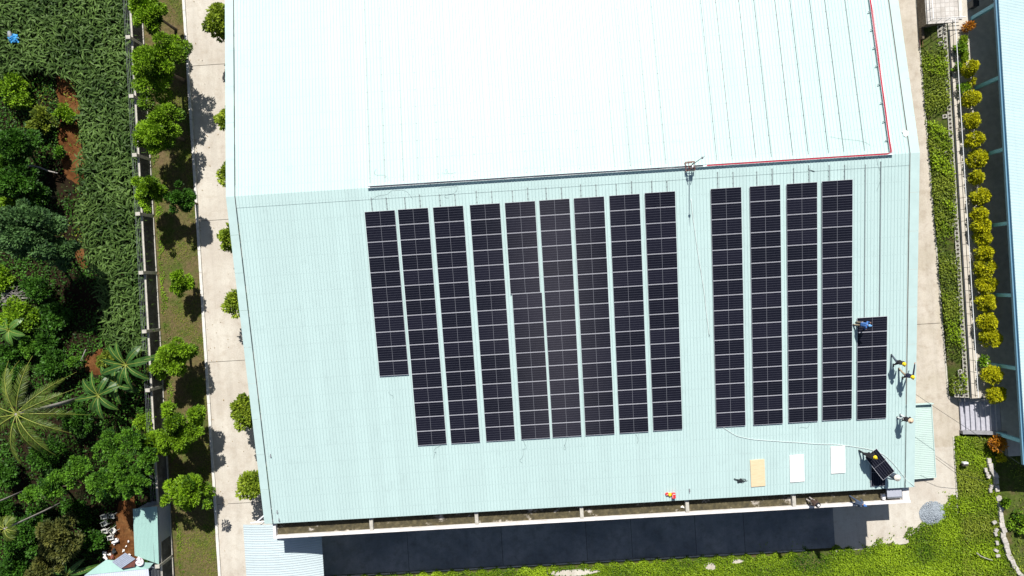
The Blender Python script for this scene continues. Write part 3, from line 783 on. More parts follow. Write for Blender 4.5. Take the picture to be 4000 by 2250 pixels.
# red tool box, yellow helmet and red pouch near the eave
def roof_place(px,py): p = on_roof(px,py); return (p.x,p.y,roof_z(p.y)+0.03)
M['red_plastic'] = plain('red plastic', (0.62,0.03,0.035), 0.4, var=0.06); M['yellow_plastic'] = plain('yellow plastic', (0.80,0.58,0.02), 0.35, var=0.05)
p = roof_place(2629,1933); t = thing('tool_box', 'red tool box with pale handle standing near the eave', 'tool box', p)
b = MB(); b.box((p[0]-0.12,p[1]-0.2,p[2]),(p[0]+0.14,p[1]+0.2,p[2]+0.22)); b.build('body', M['red_plastic'], t, bevel=0.02)
b = MB(); b.box((p[0]-0.13,p[1]-0.21,p[2]+0.222),(p[0]+0.15,p[1]+0.21,p[2]+0.27)); b.build('lid', M['red_plastic'], t, bevel=0.015)
b = MB(); b.tube([(p[0]-0.05,p[1]+0.14,p[2]+0.27),(p[0]-0.05,p[1]+0.14,p[2]+0.33),(p[0]+0.12,p[1]+0.14,p[2]+0.33),(p[0]+0.12,p[1]+0.14,p[2]+0.27)],0.018); b.tube([(p[0]-0.08,p[1]-0.15,p[2]+0.275),(p[0]-0.08,p[1]+0.1,p[2]+0.275)],0.014); b.build('handle', M['white_paint'], t)
HEL = [(0.0,0.155),(0.05,0.15),(0.09,0.13),(0.12,0.085),(0.132,0.03),(0.135,0.0),(0.165,-0.012),(0.165,-0.02),(0.13,-0.016)]
p = roof_place(2616,1932); t = thing('safety_helmet', 'yellow safety helmet lying beside the red tool box', 'helmet', p)
b = MB(); b.lathe((p[0],p[1],p[2]+0.03),HEL,18); b.build('shell', M['yellow_plastic'], t, smooth=True)
b = MB(); b.tube([(p[0],p[1]-0.12,p[2]+0.12),(p[0],p[1],p[2]+0.19),(p[0],p[1]+0.12,p[2]+0.12)],0.014); b.build('crest', M['yellow_plastic'], t)
p = roof_place(2605,1930); t = thing('safety_helmet', 'small red and white helmet lying at the end of the tool group', 'helmet', p)
b = MB(); b.lathe((p[0],p[1],p[2]+0.02),[(r*0.9,z) for r,z in HEL],18); b.build('shell', M['red_plastic'], t, smooth=True)
b = MB(); b.tube([(p[0]-0.08,p[1]-0.06,p[2]+0.12),(p[0],p[1],p[2]+0.175),(p[0]+0.09,p[1]+0.03,p[2]+0.11)],0.02); b.build('crest', M['white_paint'], t)
p = roof_place(2693,1915); t = thing('water_bottle', 'small grey bottle lying on the roof above the gutter beam', 'bottle', p)
b = MB(); b.tube([(p[0],p[1]+0.14,p[2]+0.05),(p[0],p[1]-0.1,p[2]+0.05),(p[0],p[1]-0.14,p[2]+0.05)],[0.05,0.05,0.025],10); b.build('body', M['grey_steel'], t)
b = MB(); b.tube([(p[0],p[1]-0.14,p[2]+0.05),(p[0],p[1]-0.17,p[2]+0.05)],0.026,8); b.build('cap', M['white_paint'], t)
# litter: paper sack by the verge, scraps near the corner
p = roof_place(3534,523); b = MB(); o_ = [(-0.22,0.18),(0.05,0.26),(0.25,0.12),(0.22,-0.12),(0.02,-0.25),(-0.12,-0.16),(-0.15,0.0)]
b.prism([(p[0]+x,p[1]+y) for x,y in o_], p[2]-0.02, p[2]+0.06); tag(b.build('paper_sack', M['white_board'], bevel=0.02), 'crumpled white sack lying at the edge of the bright north slope', 'sack')
for px,py,lab in ((1084,1999,'small dark metal scrap near the palm-side roof corner'),(1058,1780,'small grey pipe scrap near the palm-side verge'),(1091,2030,'short grey scrap close to the end of the gutter')):
    p = roof_place(px,py); b = MB(); b.tube([(p[0]-0.02,p[1]+0.16,p[2]+0.03),(p[0]+0.02,p[1]-0.12,p[2]+0.03)],[0.03,0.05],7); b.box((p[0]-0.06,p[1]-0.1,p[2]),(p[0]+0.03,p[1]+0.02,p[2]+0.05)); tag(b.build('metal_scrap', M['grey_steel']), lab, 'scrap')
# grey tank and white pipe end in the last bay of the gutter
t = thing('water_tank', 'pale grey lidded box in the last bay of the concrete gutter', 'tank', (28.7,-26.2,7.4))
b = MB(); b.box((28.12,-26.75,7.403),(29.28,-26.0,7.72)); b.build('body', M['grey_steel'], t, bevel=0.02)
b = MB(); b.box((28.06,-26.62,7.722),(29.22,-25.93,7.80)); b.build('lid', plain('grey lid',(0.36,0.38,0.44),0.6,var=0.06), t, bevel=0.015)
b = MB(); b.box((27.72,-26.82,7.403),(27.96,-26.4,7.72)); tag(b.build('cement_block', M['white_paint'], bevel=0.02), 'white block standing beside the grey tank in the gutter', 'block')
b = MB(); p = at(2665,1980,7.4); b.tube([(p.x-0.1,p.y,7.44),(p.x,p.y+0.05,7.46),(p.x+0.14,p.y-0.08,7.43)],[0.05,0.09,0.03],8,round_=True); tag(b.build('plastic_bag', M['white_board'], smooth=True), 'white crumpled bag lying in the gutter bay below the tool box', 'bag')

# ================================================================ WEST SIDE: wall, trees, field, sheds
def wx(y): return -33.12 + (y-17)*0.0075
pw_ = thing('perimeter_wall', 'weathered grey perimeter wall with posts and wire strands beside the corn field', 'wall', (-33.2,0,0))
w1 = MB(); w2 = MB(); w3 = MB()
yy = [16.0-5.2*k for k in range(-3,12)]
for k in range(len(yy)-1):
    y0, y1 = yy[k]-0.14, yy[k+1]+0.14; xa, xb = wx(y0), wx(y1)
    w1.prism([(xa-0.10,y0),(xa,y0),(xb,y1),(xb-0.10,y1)], 0.0, 1.80)
    w2.prism([(xa-0.15,y0),(xa+0.025,y0),(xb+0.025,y1),(xb-0.15,y1)], 1.803, 1.90)
    w3.prism([(xa+0.003,y0),(xa+0.10,y0),(xb+0.10,y1),(xb+0.003,y1)], -0.05, 0.13)
w1.build('wall_panel', M['perimeter'], pw_); w2.build('coping', M['cement'], pw_, bevel=0.01); w3.build('plinth', M['cement'], pw_, bevel=0.01)
for y in yy:
    b = MB(); x = wx(y); b.box((x-0.18,y-0.137,-0.05),(x+0.05,y+0.137,2.35)); b.box((x-0.32,y-0.16,2.352),(x+0.08,y+0.16,2.46)); b.build('post', M['cement'], pw_, bevel=0.01)
b = MB()
for q, (dx, z) in enumerate(((-0.30,2.30),(-0.22,2.15),(-0.12,2.02),(-0.36,2.42))):
    for k in range(len(yy)-1):
        b.tube([(wx(yy[k])+dx,yy[k],z),(wx(yy[k]-2.6)+dx-0.03,yy[k]-2.6,z-0.03),(wx(yy[k+1])+dx,yy[k+1],z)],0.010,5)
b.build('wire', M['grey_steel'], pw_)

# street trees on the lawn strip
ST = [ # px, py, r px, zc, leaves, label
 (585,40,88,4.6,5200,'broad bright green tree over the wall at the far end of the lawn strip'),
 (612,250,118,4.9,7600,'largest bright green feathery tree on the lawn strip, spreading over the wall'),
 (622,505,92,4.5,5200,'bright green feathery tree on the lawn strip, next after the largest one'),
 (590,742,62,3.8,3000,'bright green tree leaning over the wall beside a small olive one'),
 (703,780,56,3.3,2400,'small thin olive green tree between the wall and the road'),
 (714,1104,52,2.2,2200,'small compact lime green tree alone in the middle of the dry lawn'),
 (668,1395,82,3.5,4600,'lime green tree on the lawn strip next to the broad banana leaves'),
 (703,1672,88,4.0,5200,'dense lime green tree on the lawn strip, its shadow reaching the kerb'),
 (600,1735,58,3.4,2600,'bright green tree crown leaning over the wall beside the dense lime one'),
 (735,1925,84,3.2,3600,'open lime green tree with long sprays nearest the grey manhole'),
]
for k, (px,py,rp,zc,n,lab) in enumerate(ST):
    c = at(px,py,zc); r = rp*(CAM.z-zc)/F
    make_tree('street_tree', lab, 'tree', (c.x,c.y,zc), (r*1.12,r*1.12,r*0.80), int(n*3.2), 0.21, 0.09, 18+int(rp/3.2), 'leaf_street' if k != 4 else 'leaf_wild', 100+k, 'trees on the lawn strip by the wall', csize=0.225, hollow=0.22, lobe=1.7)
RT = [(862,92,72,3.6,'dark'),(893,468,58,3.2,''),(893,678,50,3.2,''),(905,925,62,3.4,''),(942,1185,68,3.4,''),(968,1603,78,3.6,''),(1000,1882,82,3.4,'')]
RL = ['yellow green tree under the roof edge at the far end of the road','small yellow green tree peeping from under the roof edge, second from the far end','smallest yellow green tree peeping from under the roof edge, third from the far end',
      'yellow green tree under the roof edge across from the small olive tree','yellow green tree under the roof edge opposite the lone small lawn tree','yellow green tree under the roof edge opposite the dense lime tree','yellow green tree under the roof edge nearest the vaulted awning']
for k, (px,py,rp,zc,_) in enumerate(RT):
    c = at(px,py,zc); r = rp*(CAM.z-zc)/F
    make_tree('roadside_tree', RL[k], 'tree', (c.x,c.y,zc), (r*0.86,r*0.86,r*0.75), int(1200*r*r), 0.26, 0.13, 34, 'leaf_road', 200+k, 'trees along the factory side of the road', csize=0.27)

# wild trees and shrubs behind the wall
WT = [
 (50,345,70,1.1,0.5,'leaf_street',1700,'low bright green thicket at the near edge of the corn'),
 (75,560,88,3.2,0.7,'leaf_wild',3600,'dark green bushy tree beside the fallen pale log'),
 (165,470,58,0.9,0.5,'leaf_bank',1300,'low olive scrub beside the orange dirt track'),
 (255,445,40,0.7,0.5,'leaf_street',800,'small bright shrub at the head of the dirt track'),
 (95,400,30,0.8,0.7,'leaf_street',600,'round bright shrub just below the corn edge'),
 (70,715,78,3.2,0.7,'leaf_wild',3000,'dark green tree between the fallen log and the big mango tree'),
 (232,600,28,0.9,0.7,'leaf_feather',500,'small blue green shrub on the dirt track'),
 (110,905,136,7.4,0.6,'leaf_mango',8200,'big grey green mango tree, widest crown of the wild plot'),
 (232,985,66,6.4,0.6,'leaf_mango',2600,'smaller grey green tree joined to the big mango tree'),
 (40,800,42,1.6,0.5,'leaf_street',900,'light green shrub half hidden behind the mango tree'),
 (15,1090,48,1.0,0.4,'leaf_street',900,'bright grass clump at the frame edge above the dry branches'),
 (70,1245,85,1.0,0.4,'leaf_street',2200,'bright low weeds round the small pale banana plant'),
 (115,1350,62,1.0,0.5,'leaf_feather',1700,'bright round weed clump below the small pale banana plant'),
 (45,1385,60,1.1,0.5,'leaf_wild',1500,'leafy thicket above the coconut palm fronds'),
 (210,1430,70,1.4,0.5,'leaf_wild',1800,'leafy thicket beside the long coconut palm frond'),
 (288,1416,27,1.5,0.8,'leaf_feather',700,'small round bright shrub on a thin stem by the dirt path'),
 (425,1748,72,5.4,0.5,'leaf_feather',2400,'feathery green tree just below the banana clump'),
 (520,1722,52,5.2,0.6,'leaf_feather',1500,'narrow feathery tree between the banana clump and the wall'),
 (300,1835,66,5.2,0.5,'leaf_feather',1900,'feathery tree next to the lowest palm frond'),
 (205,1900,78,5.6000000000000005,0.5,'leaf_feather',2500,'long feathery bough crossing above the slim grey trunk'),
 (112,1930,40,4.0,0.6,'leaf_feather',900,'small round feathery crown at the end of the slim grey trunk'),
 (400,1880,84,5.8,0.5,'leaf_feather',3000,'wide feathery tree in the middle of the dark hollow'),
 (515,1880,76,5.6000000000000005,0.5,'leaf_feather',2500,'feathery tree shading the top of the mint shed'),
 (575,1790,52,5.4,0.6,'leaf_feather',1400,'feathery crown against the wall above the mint shed'),
 (470,1805,60,5.8,0.5,'leaf_feather',1700,'bright feathery crown in the middle of the feathery grove'),
 (75,2085,80,3.0,0.6,'leaf_wild',2800,'dark leafy tree crossed by the slim grey trunk'),
 (232,2110,88,3.4,0.7,'leaf_olive',4200,'rounded olive tree with orange tinged leaves'),
 (60,2225,82,2.4,0.6,'leaf_wild',2400,'dark leafy tree in the corner of the wild plot'),
 (190,2215,72,2.6,0.6,'leaf_olive',2600,'low olive bush between the rounded olive tree and the large banana leaves'),
 (300,1990,60,1.0,0.5,'leaf_wild',900,'dim thicket in the shade of the feathery grove'),
 (370,2110,46,0.8,0.5,'leaf_wild',800,'dim weedy shrub beside the row of plastic chairs'),
 (600,1450,34,1.0,0.6,'leaf_bank',600,'yellowish shrub against the wall beside the banana clump'),
 (560,1650,40,1.6,0.6,'leaf_street',700,'bright seedling palm tuft against the wall'),
 (420,1410,40,0.7,0.5,'leaf_bank',700,'yellow green weeds at the foot of the corn'),
 (150,1130,60,1.2,0.5,'leaf_wild',1100,'dim leafy thicket in the shadow of the big mango tree'),
 (215,1240,66,0.9,0.5,'leaf_wild',1200,'dim weedy mound in deep shade beside the dirt path'),
 (180,1330,52,0.9,0.5,'leaf_wild',1000,'dim weedy mound above the leafy thicket by the palm'),
 (300,1640,60,1.4,0.5,'leaf_wild',1200,'dim thicket under the palm fronds beside the banana plants'),
 (180,1780,66,1.4,0.5,'leaf_wild',1300,'dim thicket under the lowest palm fronds'),
 (30,1850,60,1.4,0.5,'leaf_wild',1100,'dim thicket at the frame edge below the palm'),
 (30,1480,60,2.0,0.5,'leaf_wild',1200,'leafy bush at the frame edge above the palm heart'),
 (20,1990,46,1.6,0.5,'leaf_wild',900,'dark bush at the frame edge between the two slim trunks'),
 (150,2020,60,1.6,0.5,'leaf_wild',1200,'dark bush just above the slim trunk of the dark hollow'),
 (30,640,60,2.6,0.6,'leaf_feather',1300,'blue green bush at the frame edge above the big mango tree'),
 (160,760,50,2.0,0.6,'leaf_wild',1000,'dark bush pressed between the mango tree and the dirt track'),
]
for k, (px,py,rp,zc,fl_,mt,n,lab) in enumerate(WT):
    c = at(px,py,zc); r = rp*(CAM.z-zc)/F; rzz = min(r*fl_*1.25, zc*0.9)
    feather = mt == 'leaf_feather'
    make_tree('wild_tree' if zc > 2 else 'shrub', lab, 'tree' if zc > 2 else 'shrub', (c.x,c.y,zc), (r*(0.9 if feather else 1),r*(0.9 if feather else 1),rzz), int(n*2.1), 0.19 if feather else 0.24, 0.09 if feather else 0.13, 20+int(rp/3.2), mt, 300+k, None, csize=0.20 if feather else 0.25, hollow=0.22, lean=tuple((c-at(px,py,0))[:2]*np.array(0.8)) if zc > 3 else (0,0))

# corn field: arching blades on close-set stalks
def inside(poly, x, y):
    c = np.zeros(len(x), bool); n = len(poly)
    for i in range(n):
        x0,y0 = poly[i]; x1,y1 = poly[(i+1)%n]
        cond = ((y0 > y) != (y1 > y)) & (x < (x1-x0)*(y-y0)/((y1-y0) if y1 != y0 else 1e-9)+x0); c ^= cond
    return c
CP = [tuple(at(px,py,1.7)[:2]) for px,py in ((0,292),(110,280),(200,275),(262,300),(298,330),(300,520),(302,700),(296,840),(318,930),(335,1020),(372,1080),(392,1180),(385,1290),(420,1345),(500,1372),(592,1398))]
CP = [(-60,CP[0][1])]+CP+[(-33.85,CP[-1][1]),(-33.45,30),(-60,30)]
g = np.random.default_rng(42)
gx, gy = np.meshgrid(np.arange(-52,-33.4,0.40), np.arange(-14,22.5,0.44)); px_ = gx.ravel()+g.normal(0,0.10,gx.size); py_ = gy.ravel()+g.normal(0,0.10,gx.size)
k_ = inside(CP, px_, py_) & (px_ < -33.5); px_, py_ = px_[k_], py_[k_]
NS = len(px_); NL = 9; V = []; T = []
for q in range(NL):
    az = g.random(NS)*2*np.pi; L = 0.52+0.42*g.random(NS); h = 0.75+0.95*(q+g.random(NS))/NL; wd = 0.10+0.04*g.random(NS)
    hz_ = np.stack([np.cos(az), np.sin(az), np.zeros(NS)],1); sd = np.stack([-np.sin(az), np.cos(az), np.zeros(NS)],1)
    sd = unit(sd + np.stack([np.zeros(NS),np.zeros(NS),g.normal(0,0.45,NS)],1))
    base = np.stack([px_,py_,h],1); rise = (0.45-0.25*q/NL)*(0.6+0.8*g.random(NS))
    P = [base, base+hz_*(L*0.33)[:,None]+[0,0,1]*(L*rise*0.75)[:,None], base+hz_*(L*0.68)[:,None]+[0,0,1]*(L*rise*0.55)[:,None], base+hz_*L[:,None]-[0,0,1]*(L*0.28*g.random(NS))[:,None]]
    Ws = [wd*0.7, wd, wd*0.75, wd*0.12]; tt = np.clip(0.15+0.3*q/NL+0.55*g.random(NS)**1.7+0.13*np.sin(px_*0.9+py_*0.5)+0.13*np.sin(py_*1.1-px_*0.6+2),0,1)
    for s in range(3):
        quad = np.stack([P[s]-sd*(Ws[s]/2)[:,None], P[s+1]-sd*(Ws[s+1]/2)[:,None], P[s+1]+sd*(Ws[s+1]/2)[:,None], P[s]+sd*(Ws[s]/2)[:,None]],1)
        V.append(quad.reshape(-1,3)); T.append(tt)
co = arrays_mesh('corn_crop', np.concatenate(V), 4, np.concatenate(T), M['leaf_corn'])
tag(co, 'dense field of green corn leaves between the dirt track and the perimeter wall', 'crop', None, 'stuff')

# undergrowth over the wild plot, grass over the lawn, creepers over the south ground and the bank
def cover(name, label, n, xs, ys_, hmax, L, W, mat, zf, seed, mask=None, cat='ground cover', dens=(0.9,0.45), tb=0.0):
    g = np.random.default_rng(seed)
    x = g.uniform(*xs, n); y = g.uniform(*ys_, n)
    k1, k2 = g.uniform(0.3,1.6,(2,14)), g.uniform(0,6.28,(2,14)); 
    f = sum(np.sin(x*k1[0,i]*math.cos(i)+y*k1[0,i]*math.sin(i)*1.3+k2[0,i]) for i in range(14))/14*2.2
    keep = g.random(n) < np.clip(dens[0]+dens[1]*f, 0, 1)
    if mask is not None: keep &= mask(x,y)
    x, y, f = x[keep], y[keep], f[keep]; m_ = len(x)
    h = hmax*g.random(m_)**1.3*(0.5+0.5*np.clip(f+0.5,0,1)) + 0.02
    P = np.stack([x,y,zf(x,y)+h],1)
    D = unit(np.stack([g.normal(0,1,m_),g.normal(0,1,m_),g.normal(0.1,0.35,m_)],1))
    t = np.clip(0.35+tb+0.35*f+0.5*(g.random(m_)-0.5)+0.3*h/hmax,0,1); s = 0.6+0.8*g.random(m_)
    o = arrays_mesh(name, leaf_verts(P,D,L*s,W*s,g,0.35), 4, t, M[mat])
    return tag(o, label, cat, None, 'stuff')
D1, D2, D3 = [[(p.x,p.y) for p in q] for q in (dirtA, dirtB+[], dirtC)]
flat = lambda x, y: np.zeros_like(x)
cover('undergrowth', 'dark low undergrowth and weeds covering the soil of the wild plot', 62000, (-52,-33.6), (-40,15), 0.40, 0.22, 0.12, 'leaf_wild', flat, 1,
      lambda x,y: ~(inside(CP,x,y)|inside(D1,x,y)|inside(D2,x,y)|inside(D3,x,y)), dens=(0.75,0.7))
cover('track_weeds', 'patchy light green weeds along the orange dirt track', 2600, (-46,-38), (-2,15), 0.25, 0.18, 0.08, 'leaf_bank', flat, 2, lambda x,y: ~inside(CP,x,y), dens=(0.35,0.9))
cover('lawn_grass', 'short patchy grass on the dry lawn strip by the kerb', 34000, (-33.0,-29.35), (-36,22), 0.05, 0.10, 0.035, 'leaf_bank', flat, 3, dens=(0.45,0.9))
cover('wall_weeds', 'line of green weeds at the foot of the perimeter wall', 5200, (-32.95,-32.35), (-36,6), 0.12, 0.12, 0.06, 'leaf_street', flat, 33, lambda x,y: (x+32.95) < 0.15+0.35*np.abs(np.sin(y*0.7))+0.25*np.sin(y*2.3), dens=(0.7,0.5))
def g_lit(x): return np.random.default_rng(61).random(len(x)) < np.exp(-np.maximum(0, x+29.2)/1.6)*0.6+0.03
SLABS = [(2240,2236,2.6,0.3),(2775,2212,0.55,0.3),(2880,2192,0.6,0.2),(3520,2112,0.75,0.4)]
cover('leaf_litter', 'scattered dry leaves on the concrete road and lawn under the street trees', 3200, (-32.9,-21.5), (-34,22), 0.01, 0.11, 0.06, 'leaf_litter', lambda x,y: np.full_like(x,0.006), 60, lambda x,y: g_lit(x), dens=(0.45,0.8))
def south_mask(x,y):
    e = np.interp(x,[-20,24.6,29.6,31.8,33.4,34.9,36.2,37.3,38.0],[-33.62,-33.65,-33.55,-33.1,-32.6,-31.6,-30.5,-30.0,-29.3])
    e = e + 0.35*np.sin(x*1.9)*(x>24) + 0.25*np.sin(x*4.7+1)
    for px,py,w_,h_ in SLABS:
        p = at(px,py,0); e = np.where(((x-p.x)/w_)**2+((y-p.y)/h_)**2 < 0.8+0.35*np.sin(x*9)*np.sin(y*11+x*3), -99, e)
    return (y < e) & (x < 38.4)
cover('creeper_cover', 'bright yellow green creeper carpet below the shaded yard', 200000, (-20,38.4), (-37.2,-28.8), 0.26, 0.125, 0.095, 'leaf_cover', flat, 4, south_mask, dens=(0.85,0.6), tb=0.0)
cover('creeper_fringe', 'creeper runners straggling over the concrete edge near the gravel heap', 2600, (20,38.2), (-34.2,-28.8), 0.08, 0.16, 0.10, 'leaf_cover', flat, 5,
      lambda x,y: (np.abs(y-np.interp(x,[20,24.6,29.6,31.8,33.4,34.9,36.2,37.3,38.0],[-33.5,-33.4,-33.0,-32.5,-31.9,-30.8,-29.9,-29.6,-29.0])) < 0.8), dens=(0.3,0.7))
def bz(x,y): return np.clip((x-37.3)/(38.95-37.3),0,1)*1.3
cover('bank_weeds', 'green weeds and creepers covering the sloping bank beside the path', 22000, (37.15,38.75), (-19.9,11.5), 0.38, 0.17, 0.09, 'leaf_bank', bz, 6,
      lambda x,y: x > 37.1+(14-y)*0.021, dens=(0.55,0.95))
cover('bank_vines', 'brighter vines trailing over the bank beside the path', 16000, (37.2,38.7), (-19.5,11.5), 0.50, 0.17, 0.10, 'leaf_cover', bz, 7, lambda x,y: (x > 37.2+(14-y)*0.021)&(np.sin(y*0.8)+np.sin(y*2.1+x*3)>0.1), dens=(0.35,0.95))
def lbz(x,y): return np.clip((x-38.17)/(42.3-38.17),0,1)*1.0
cover('lower_bank_weeds', 'mixed green and yellow weeds over the lower bank between the path and the stone edging', 52000, (38.1,42.2), (-38.5,-24.0), 0.38, 0.14, 0.09, 'leaf_cover', lbz, 8,
      lambda x,y: x < np.interp(y,[-42,-36,-33,-30,-24],[43,42.3,41.6,41.2,40.9]), dens=(0.42,0.7))
cover('lower_bank_scrub', 'darker scrub leaves mixed into the weeds of the lower bank', 26000, (38.1,42.2), (-38.5,-24.0), 0.28, 0.15, 0.08, 'leaf_bank', lbz, 9, lambda x,y: x < np.interp(y,[-42,-36,-33,-30,-24],[43,42.3,41.6,41.2,40.9]), dens=(0.5,0.6))
cover('east_grass', 'thin grass on the brown ground beyond the stone edging', 7000, (42.0,50), (-42,-26), 0.2, 0.2, 0.08, 'leaf_bank', lambda x,y: np.full_like(x,0.9), 10, dens=(0.4,0.7))
# shrubs standing in the ground cover
for k,(px,py,rp,z0,mt,lab) in enumerate(((3985,2050,45,0.95,'leaf_street','dark green shrub beyond the stone edging at the frame edge'),(3925,1960,16,0.95,'leaf_street','small round bright shrub beside the shadow beyond the stone edging'),
     )):
    zc = z0+0.4; c = at(px,py,zc); r = rp*(CAM.z-zc)/F
    make_tree('shrub', lab, 'shrub', (c.x,c.y,zc), (r,r,0.45), int(900*r*r+250), 0.20, 0.12, 22, mt, 600+k, None, ground=z0)

# coconut palm, slim palms, banana plants
def frond(vl, tl, rb, base, az, L, rise, droop, g, nlf=46, lw=0.07, ll=1.0):
    d = np.array([math.cos(az), math.sin(az), 0]); P = []; sw = np.array([-d[1],d[0],0])*g.normal(0,0.11)
    for k in range(13):
        t = k/12; P.append(np.array(base)+d*L*t*(1-0.12*t)+sw*L*t*t+np.array([0,0,1])*(L*(rise*t-droop*t*t)))
    rb.tube(P, [0.035*(1-0.85*k/12)+0.005 for k in range(13)], 5)
    P = np.array(P); ts = np.linspace(0.10,0.995,nlf); idx = ts*12; i0 = np.minimum(idx.astype(int),11); pp_ = P[i0]+(P[i0+1]-P[i0])*(idx-i0)[:,None]; tg = unit(P[i0+1]-P[i0])
    sd = unit(np.cross(tg,[0,0,1.0])); roll = g.normal(0,0.15)
    for s in (-1,1):
        D = unit(sd*s*0.72+tg*(0.55+0.5*ts)[:,None]+np.array([0,0,-0.28+s*roll])+g.normal(0,0.07,(nlf,3)))
        Ls = ll*(np.sin(np.clip(ts*1.05+0.12,0,1)*math.pi)**0.5)*(0.85+0.3*g.random(nlf))
        vl.append(leaf_verts(pp_, D, Ls, lw, g, 0.25)); tl.append(np.clip(0.25+0.5*g.random(nlf)+0.2*ts,0,1))
def palm(name, label, bx, by, h, nf, L, seed, trunk_r, azs=None, nlf=84, lw=0.075, ll=1.05):
    g = np.random.default_rng(seed); t = thing(name, label, 'palm', (bx,by,0)); c = (bx+0.1,by+0.1,h)
    b = MB(); b.tube([(bx,by,-0.05),(bx+0.02,by,h*0.4),(bx+0.08,by+0.05,h*0.8),c],[trunk_r*1.35,trunk_r,trunk_r*0.9,trunk_r*1.1],9); b.build('trunk', M['pale_bark'], t, smooth=True)
    vl, tl, rb = [], [], MB()
    for k in range(nf):
        az = (azs[k] if azs else k*2.39996+g.normal(0,0.12)); lv = k/nf
        frond(vl,tl,rb,(c[0]+0.12*math.cos(az),c[1]+0.12*math.sin(az),c[2]),az,L*(0.85+0.2*g.random()),0.50-0.45*lv+0.1*g.random(),0.60+0.30*lv,g,nlf,lw,ll)
    rb.build('frond_rib', M['rachis'], t); arrays_mesh('fronds', np.concatenate(vl), 4, np.concatenate(tl), M['leaf_palm'], t)
    return t
pz = 8.5; c = at(62,1618,pz)
palm('coconut_palm', 'coconut palm with long yellow green fronds spreading like a star over the wild plot', c.x-0.1, c.y-0.1, pz, 13, 5.3, 71, 0.16, nlf=78, lw=0.042, ll=0.74,
     azs=[R(a) for a in (97,66,20,-20,-53,-104,152,-150,2,42,-82,122,-172)])
c = at(265,1952,0); palm('slim_palm', 'slim palm whose straight grey trunk crosses the dark hollow', c.x, c.y, 8.2, 8, 1.1, 72, 0.075, nlf=44, lw=0.06, ll=0.6)
c = at(108,1912,0); palm('slim_palm', 'slim palm whose pale trunk enters beside the small round feathery crown', c.x, c.y, 8.0, 8, 1.1, 73, 0.075, nlf=44, lw=0.06, ll=0.6)
def banana(label, px, py, zc, n, L, seed, azs=None, tintb=0.3):
    g = np.random.default_rng(seed); c = at(px,py,zc); t = thing('banana_plant', label, 'banana plant', (c.x,c.y,0))
    b = MB(); b.tube([(c.x,c.y,-0.05),(c.x,c.y,zc*0.6),(c.x,c.y,zc)],[0.13,0.1,0.06],8); b.build('stem', M['leaf_banana'], t)
    V = []; T = []; rb = MB()
    for k in range(n):
        az = azs[k] if azs else k*2.4+g.normal(0,0.2); d = np.array([math.cos(az),math.sin(az),0]); s = np.array([-d[1],d[0],0]); l = L*(0.75+0.35*g.random()); w_ = 0.5*(0.8+0.4*g.random()); rise = 0.9-0.6*k/n; P = []
        for j in range(9):
            u = j/8; P.append(np.array([c.x,c.y,zc])+d*l*u+np.array([0,0,l*(rise*u-0.75*u*u)]))
        rb.tube(P,[0.03*(1-0.8*j/8)+0.004 for j in range(9)],5); tilt = g.normal(0,0.25)
        for j in range(1,8):
            wa = w_*math.sin(math.pi*min(1,(j-0.6)/7.6))**0.6*0.5 if j > 0 else 0; wb = w_*math.sin(math.pi*min(1,(j+0.4)/7.6))**0.6*0.5 if j < 7 else 0.02
            for sg in (-1,1):
                dn = np.array([0,0,0.10+0.3*sg*tilt]); gap = 0.012
                A_, B_ = P[j]+(P[j+1]-P[j])*gap, P[j+1]-(P[j+1]-P[j])*gap
                q = [A_, B_, B_+s*sg*wb+dn*wb, A_+s*sg*wa+dn*wa]
                V += q if sg < 0 else q[::-1]; T.append(np.clip(tintb+0.4*g.random(),0,1))
    rb.build('leaf_rib', M['rachis'], t); arrays_mesh('leaves', np.array(V), 4, T, M['leaf_banana'], t)
banana('tall banana plant with a star of long dark leaves below the corn', 492,1425,2.9,11,2.7,81,tintb=0.15)
banana('banana plant with hanging leaves between the coconut palm and the taller banana plant', 385,1545,2.6,10,2.2,82,tintb=0.15)
banana('banana plant beside the wall, lower and half covered by the taller one', 455,1500,2.2,8,1.9,83,tintb=0.2)
banana('small pale green banana plant among bright weeds at the frame edge', 35,1290,1.8,8,1.6,84,tintb=0.6)
banana('banana plant with one long yellow leaf pointing at the shed roofs', 262,2245,2.4,7,2.9,85,azs=[R(a) for a in (80,38,150,-150,-60,110,10)],tintb=0.3)

# fallen logs, dry branches
def log(name,label,pts,r,z=0.25):
    P = [tuple(at(px,py,z)) for px,py in pts]; b = MB(); b.tube(P,[r*(1-0.5*k/(len(P)-1)) for k in range(len(P))],8); return tag(b.build(name, M['dry']), label, 'log')
log('fallen_log','pale bent log lying by the dirt track below the dark tree',((98,645),(150,652),(190,668),(225,676)),0.09,0.9)
log('fallen_log','short pale log at the frame edge under the low thicket',((0,312),(40,325),(78,345)),0.09,1.0)
log('bare_stick','pale bare stick lying on the creepers of the lower bank',((3816,2160),(3830,2172),(3855,2182),(3876,2188)),0.06,0.95)
log('dry_leaf','grey dry palm leaf hanging beside the small round bright shrub',((335,1365),(322,1395),(314,1410)),0.05,0.6)
g = np.random.default_rng(9); b = MB()
for k in range(70):
    a = at(g.uniform(0,60),g.uniform(1135,1195),0.5+0.5*g.random()); an = g.normal(0.15,0.5); l = 0.4+1.5*g.random()
    P = [a]; 
    for j in range(3): an += g.normal(0,0.35); P.append(P[-1]+Vector((math.cos(an)*l/3,math.sin(an)*l/3,g.normal(0,0.06))))
    b.tube(P,[0.022,0.016,0.012,0.006],5)
b.tube([at(10,1165,0.5),at(100,1165,0.6),at(205,1152,0.5)],[0.06,0.05,0.02],6)
tag(b.build('dry_branches', M['dry']), 'heap of bare grey twigs and branches at the frame edge', 'branches')

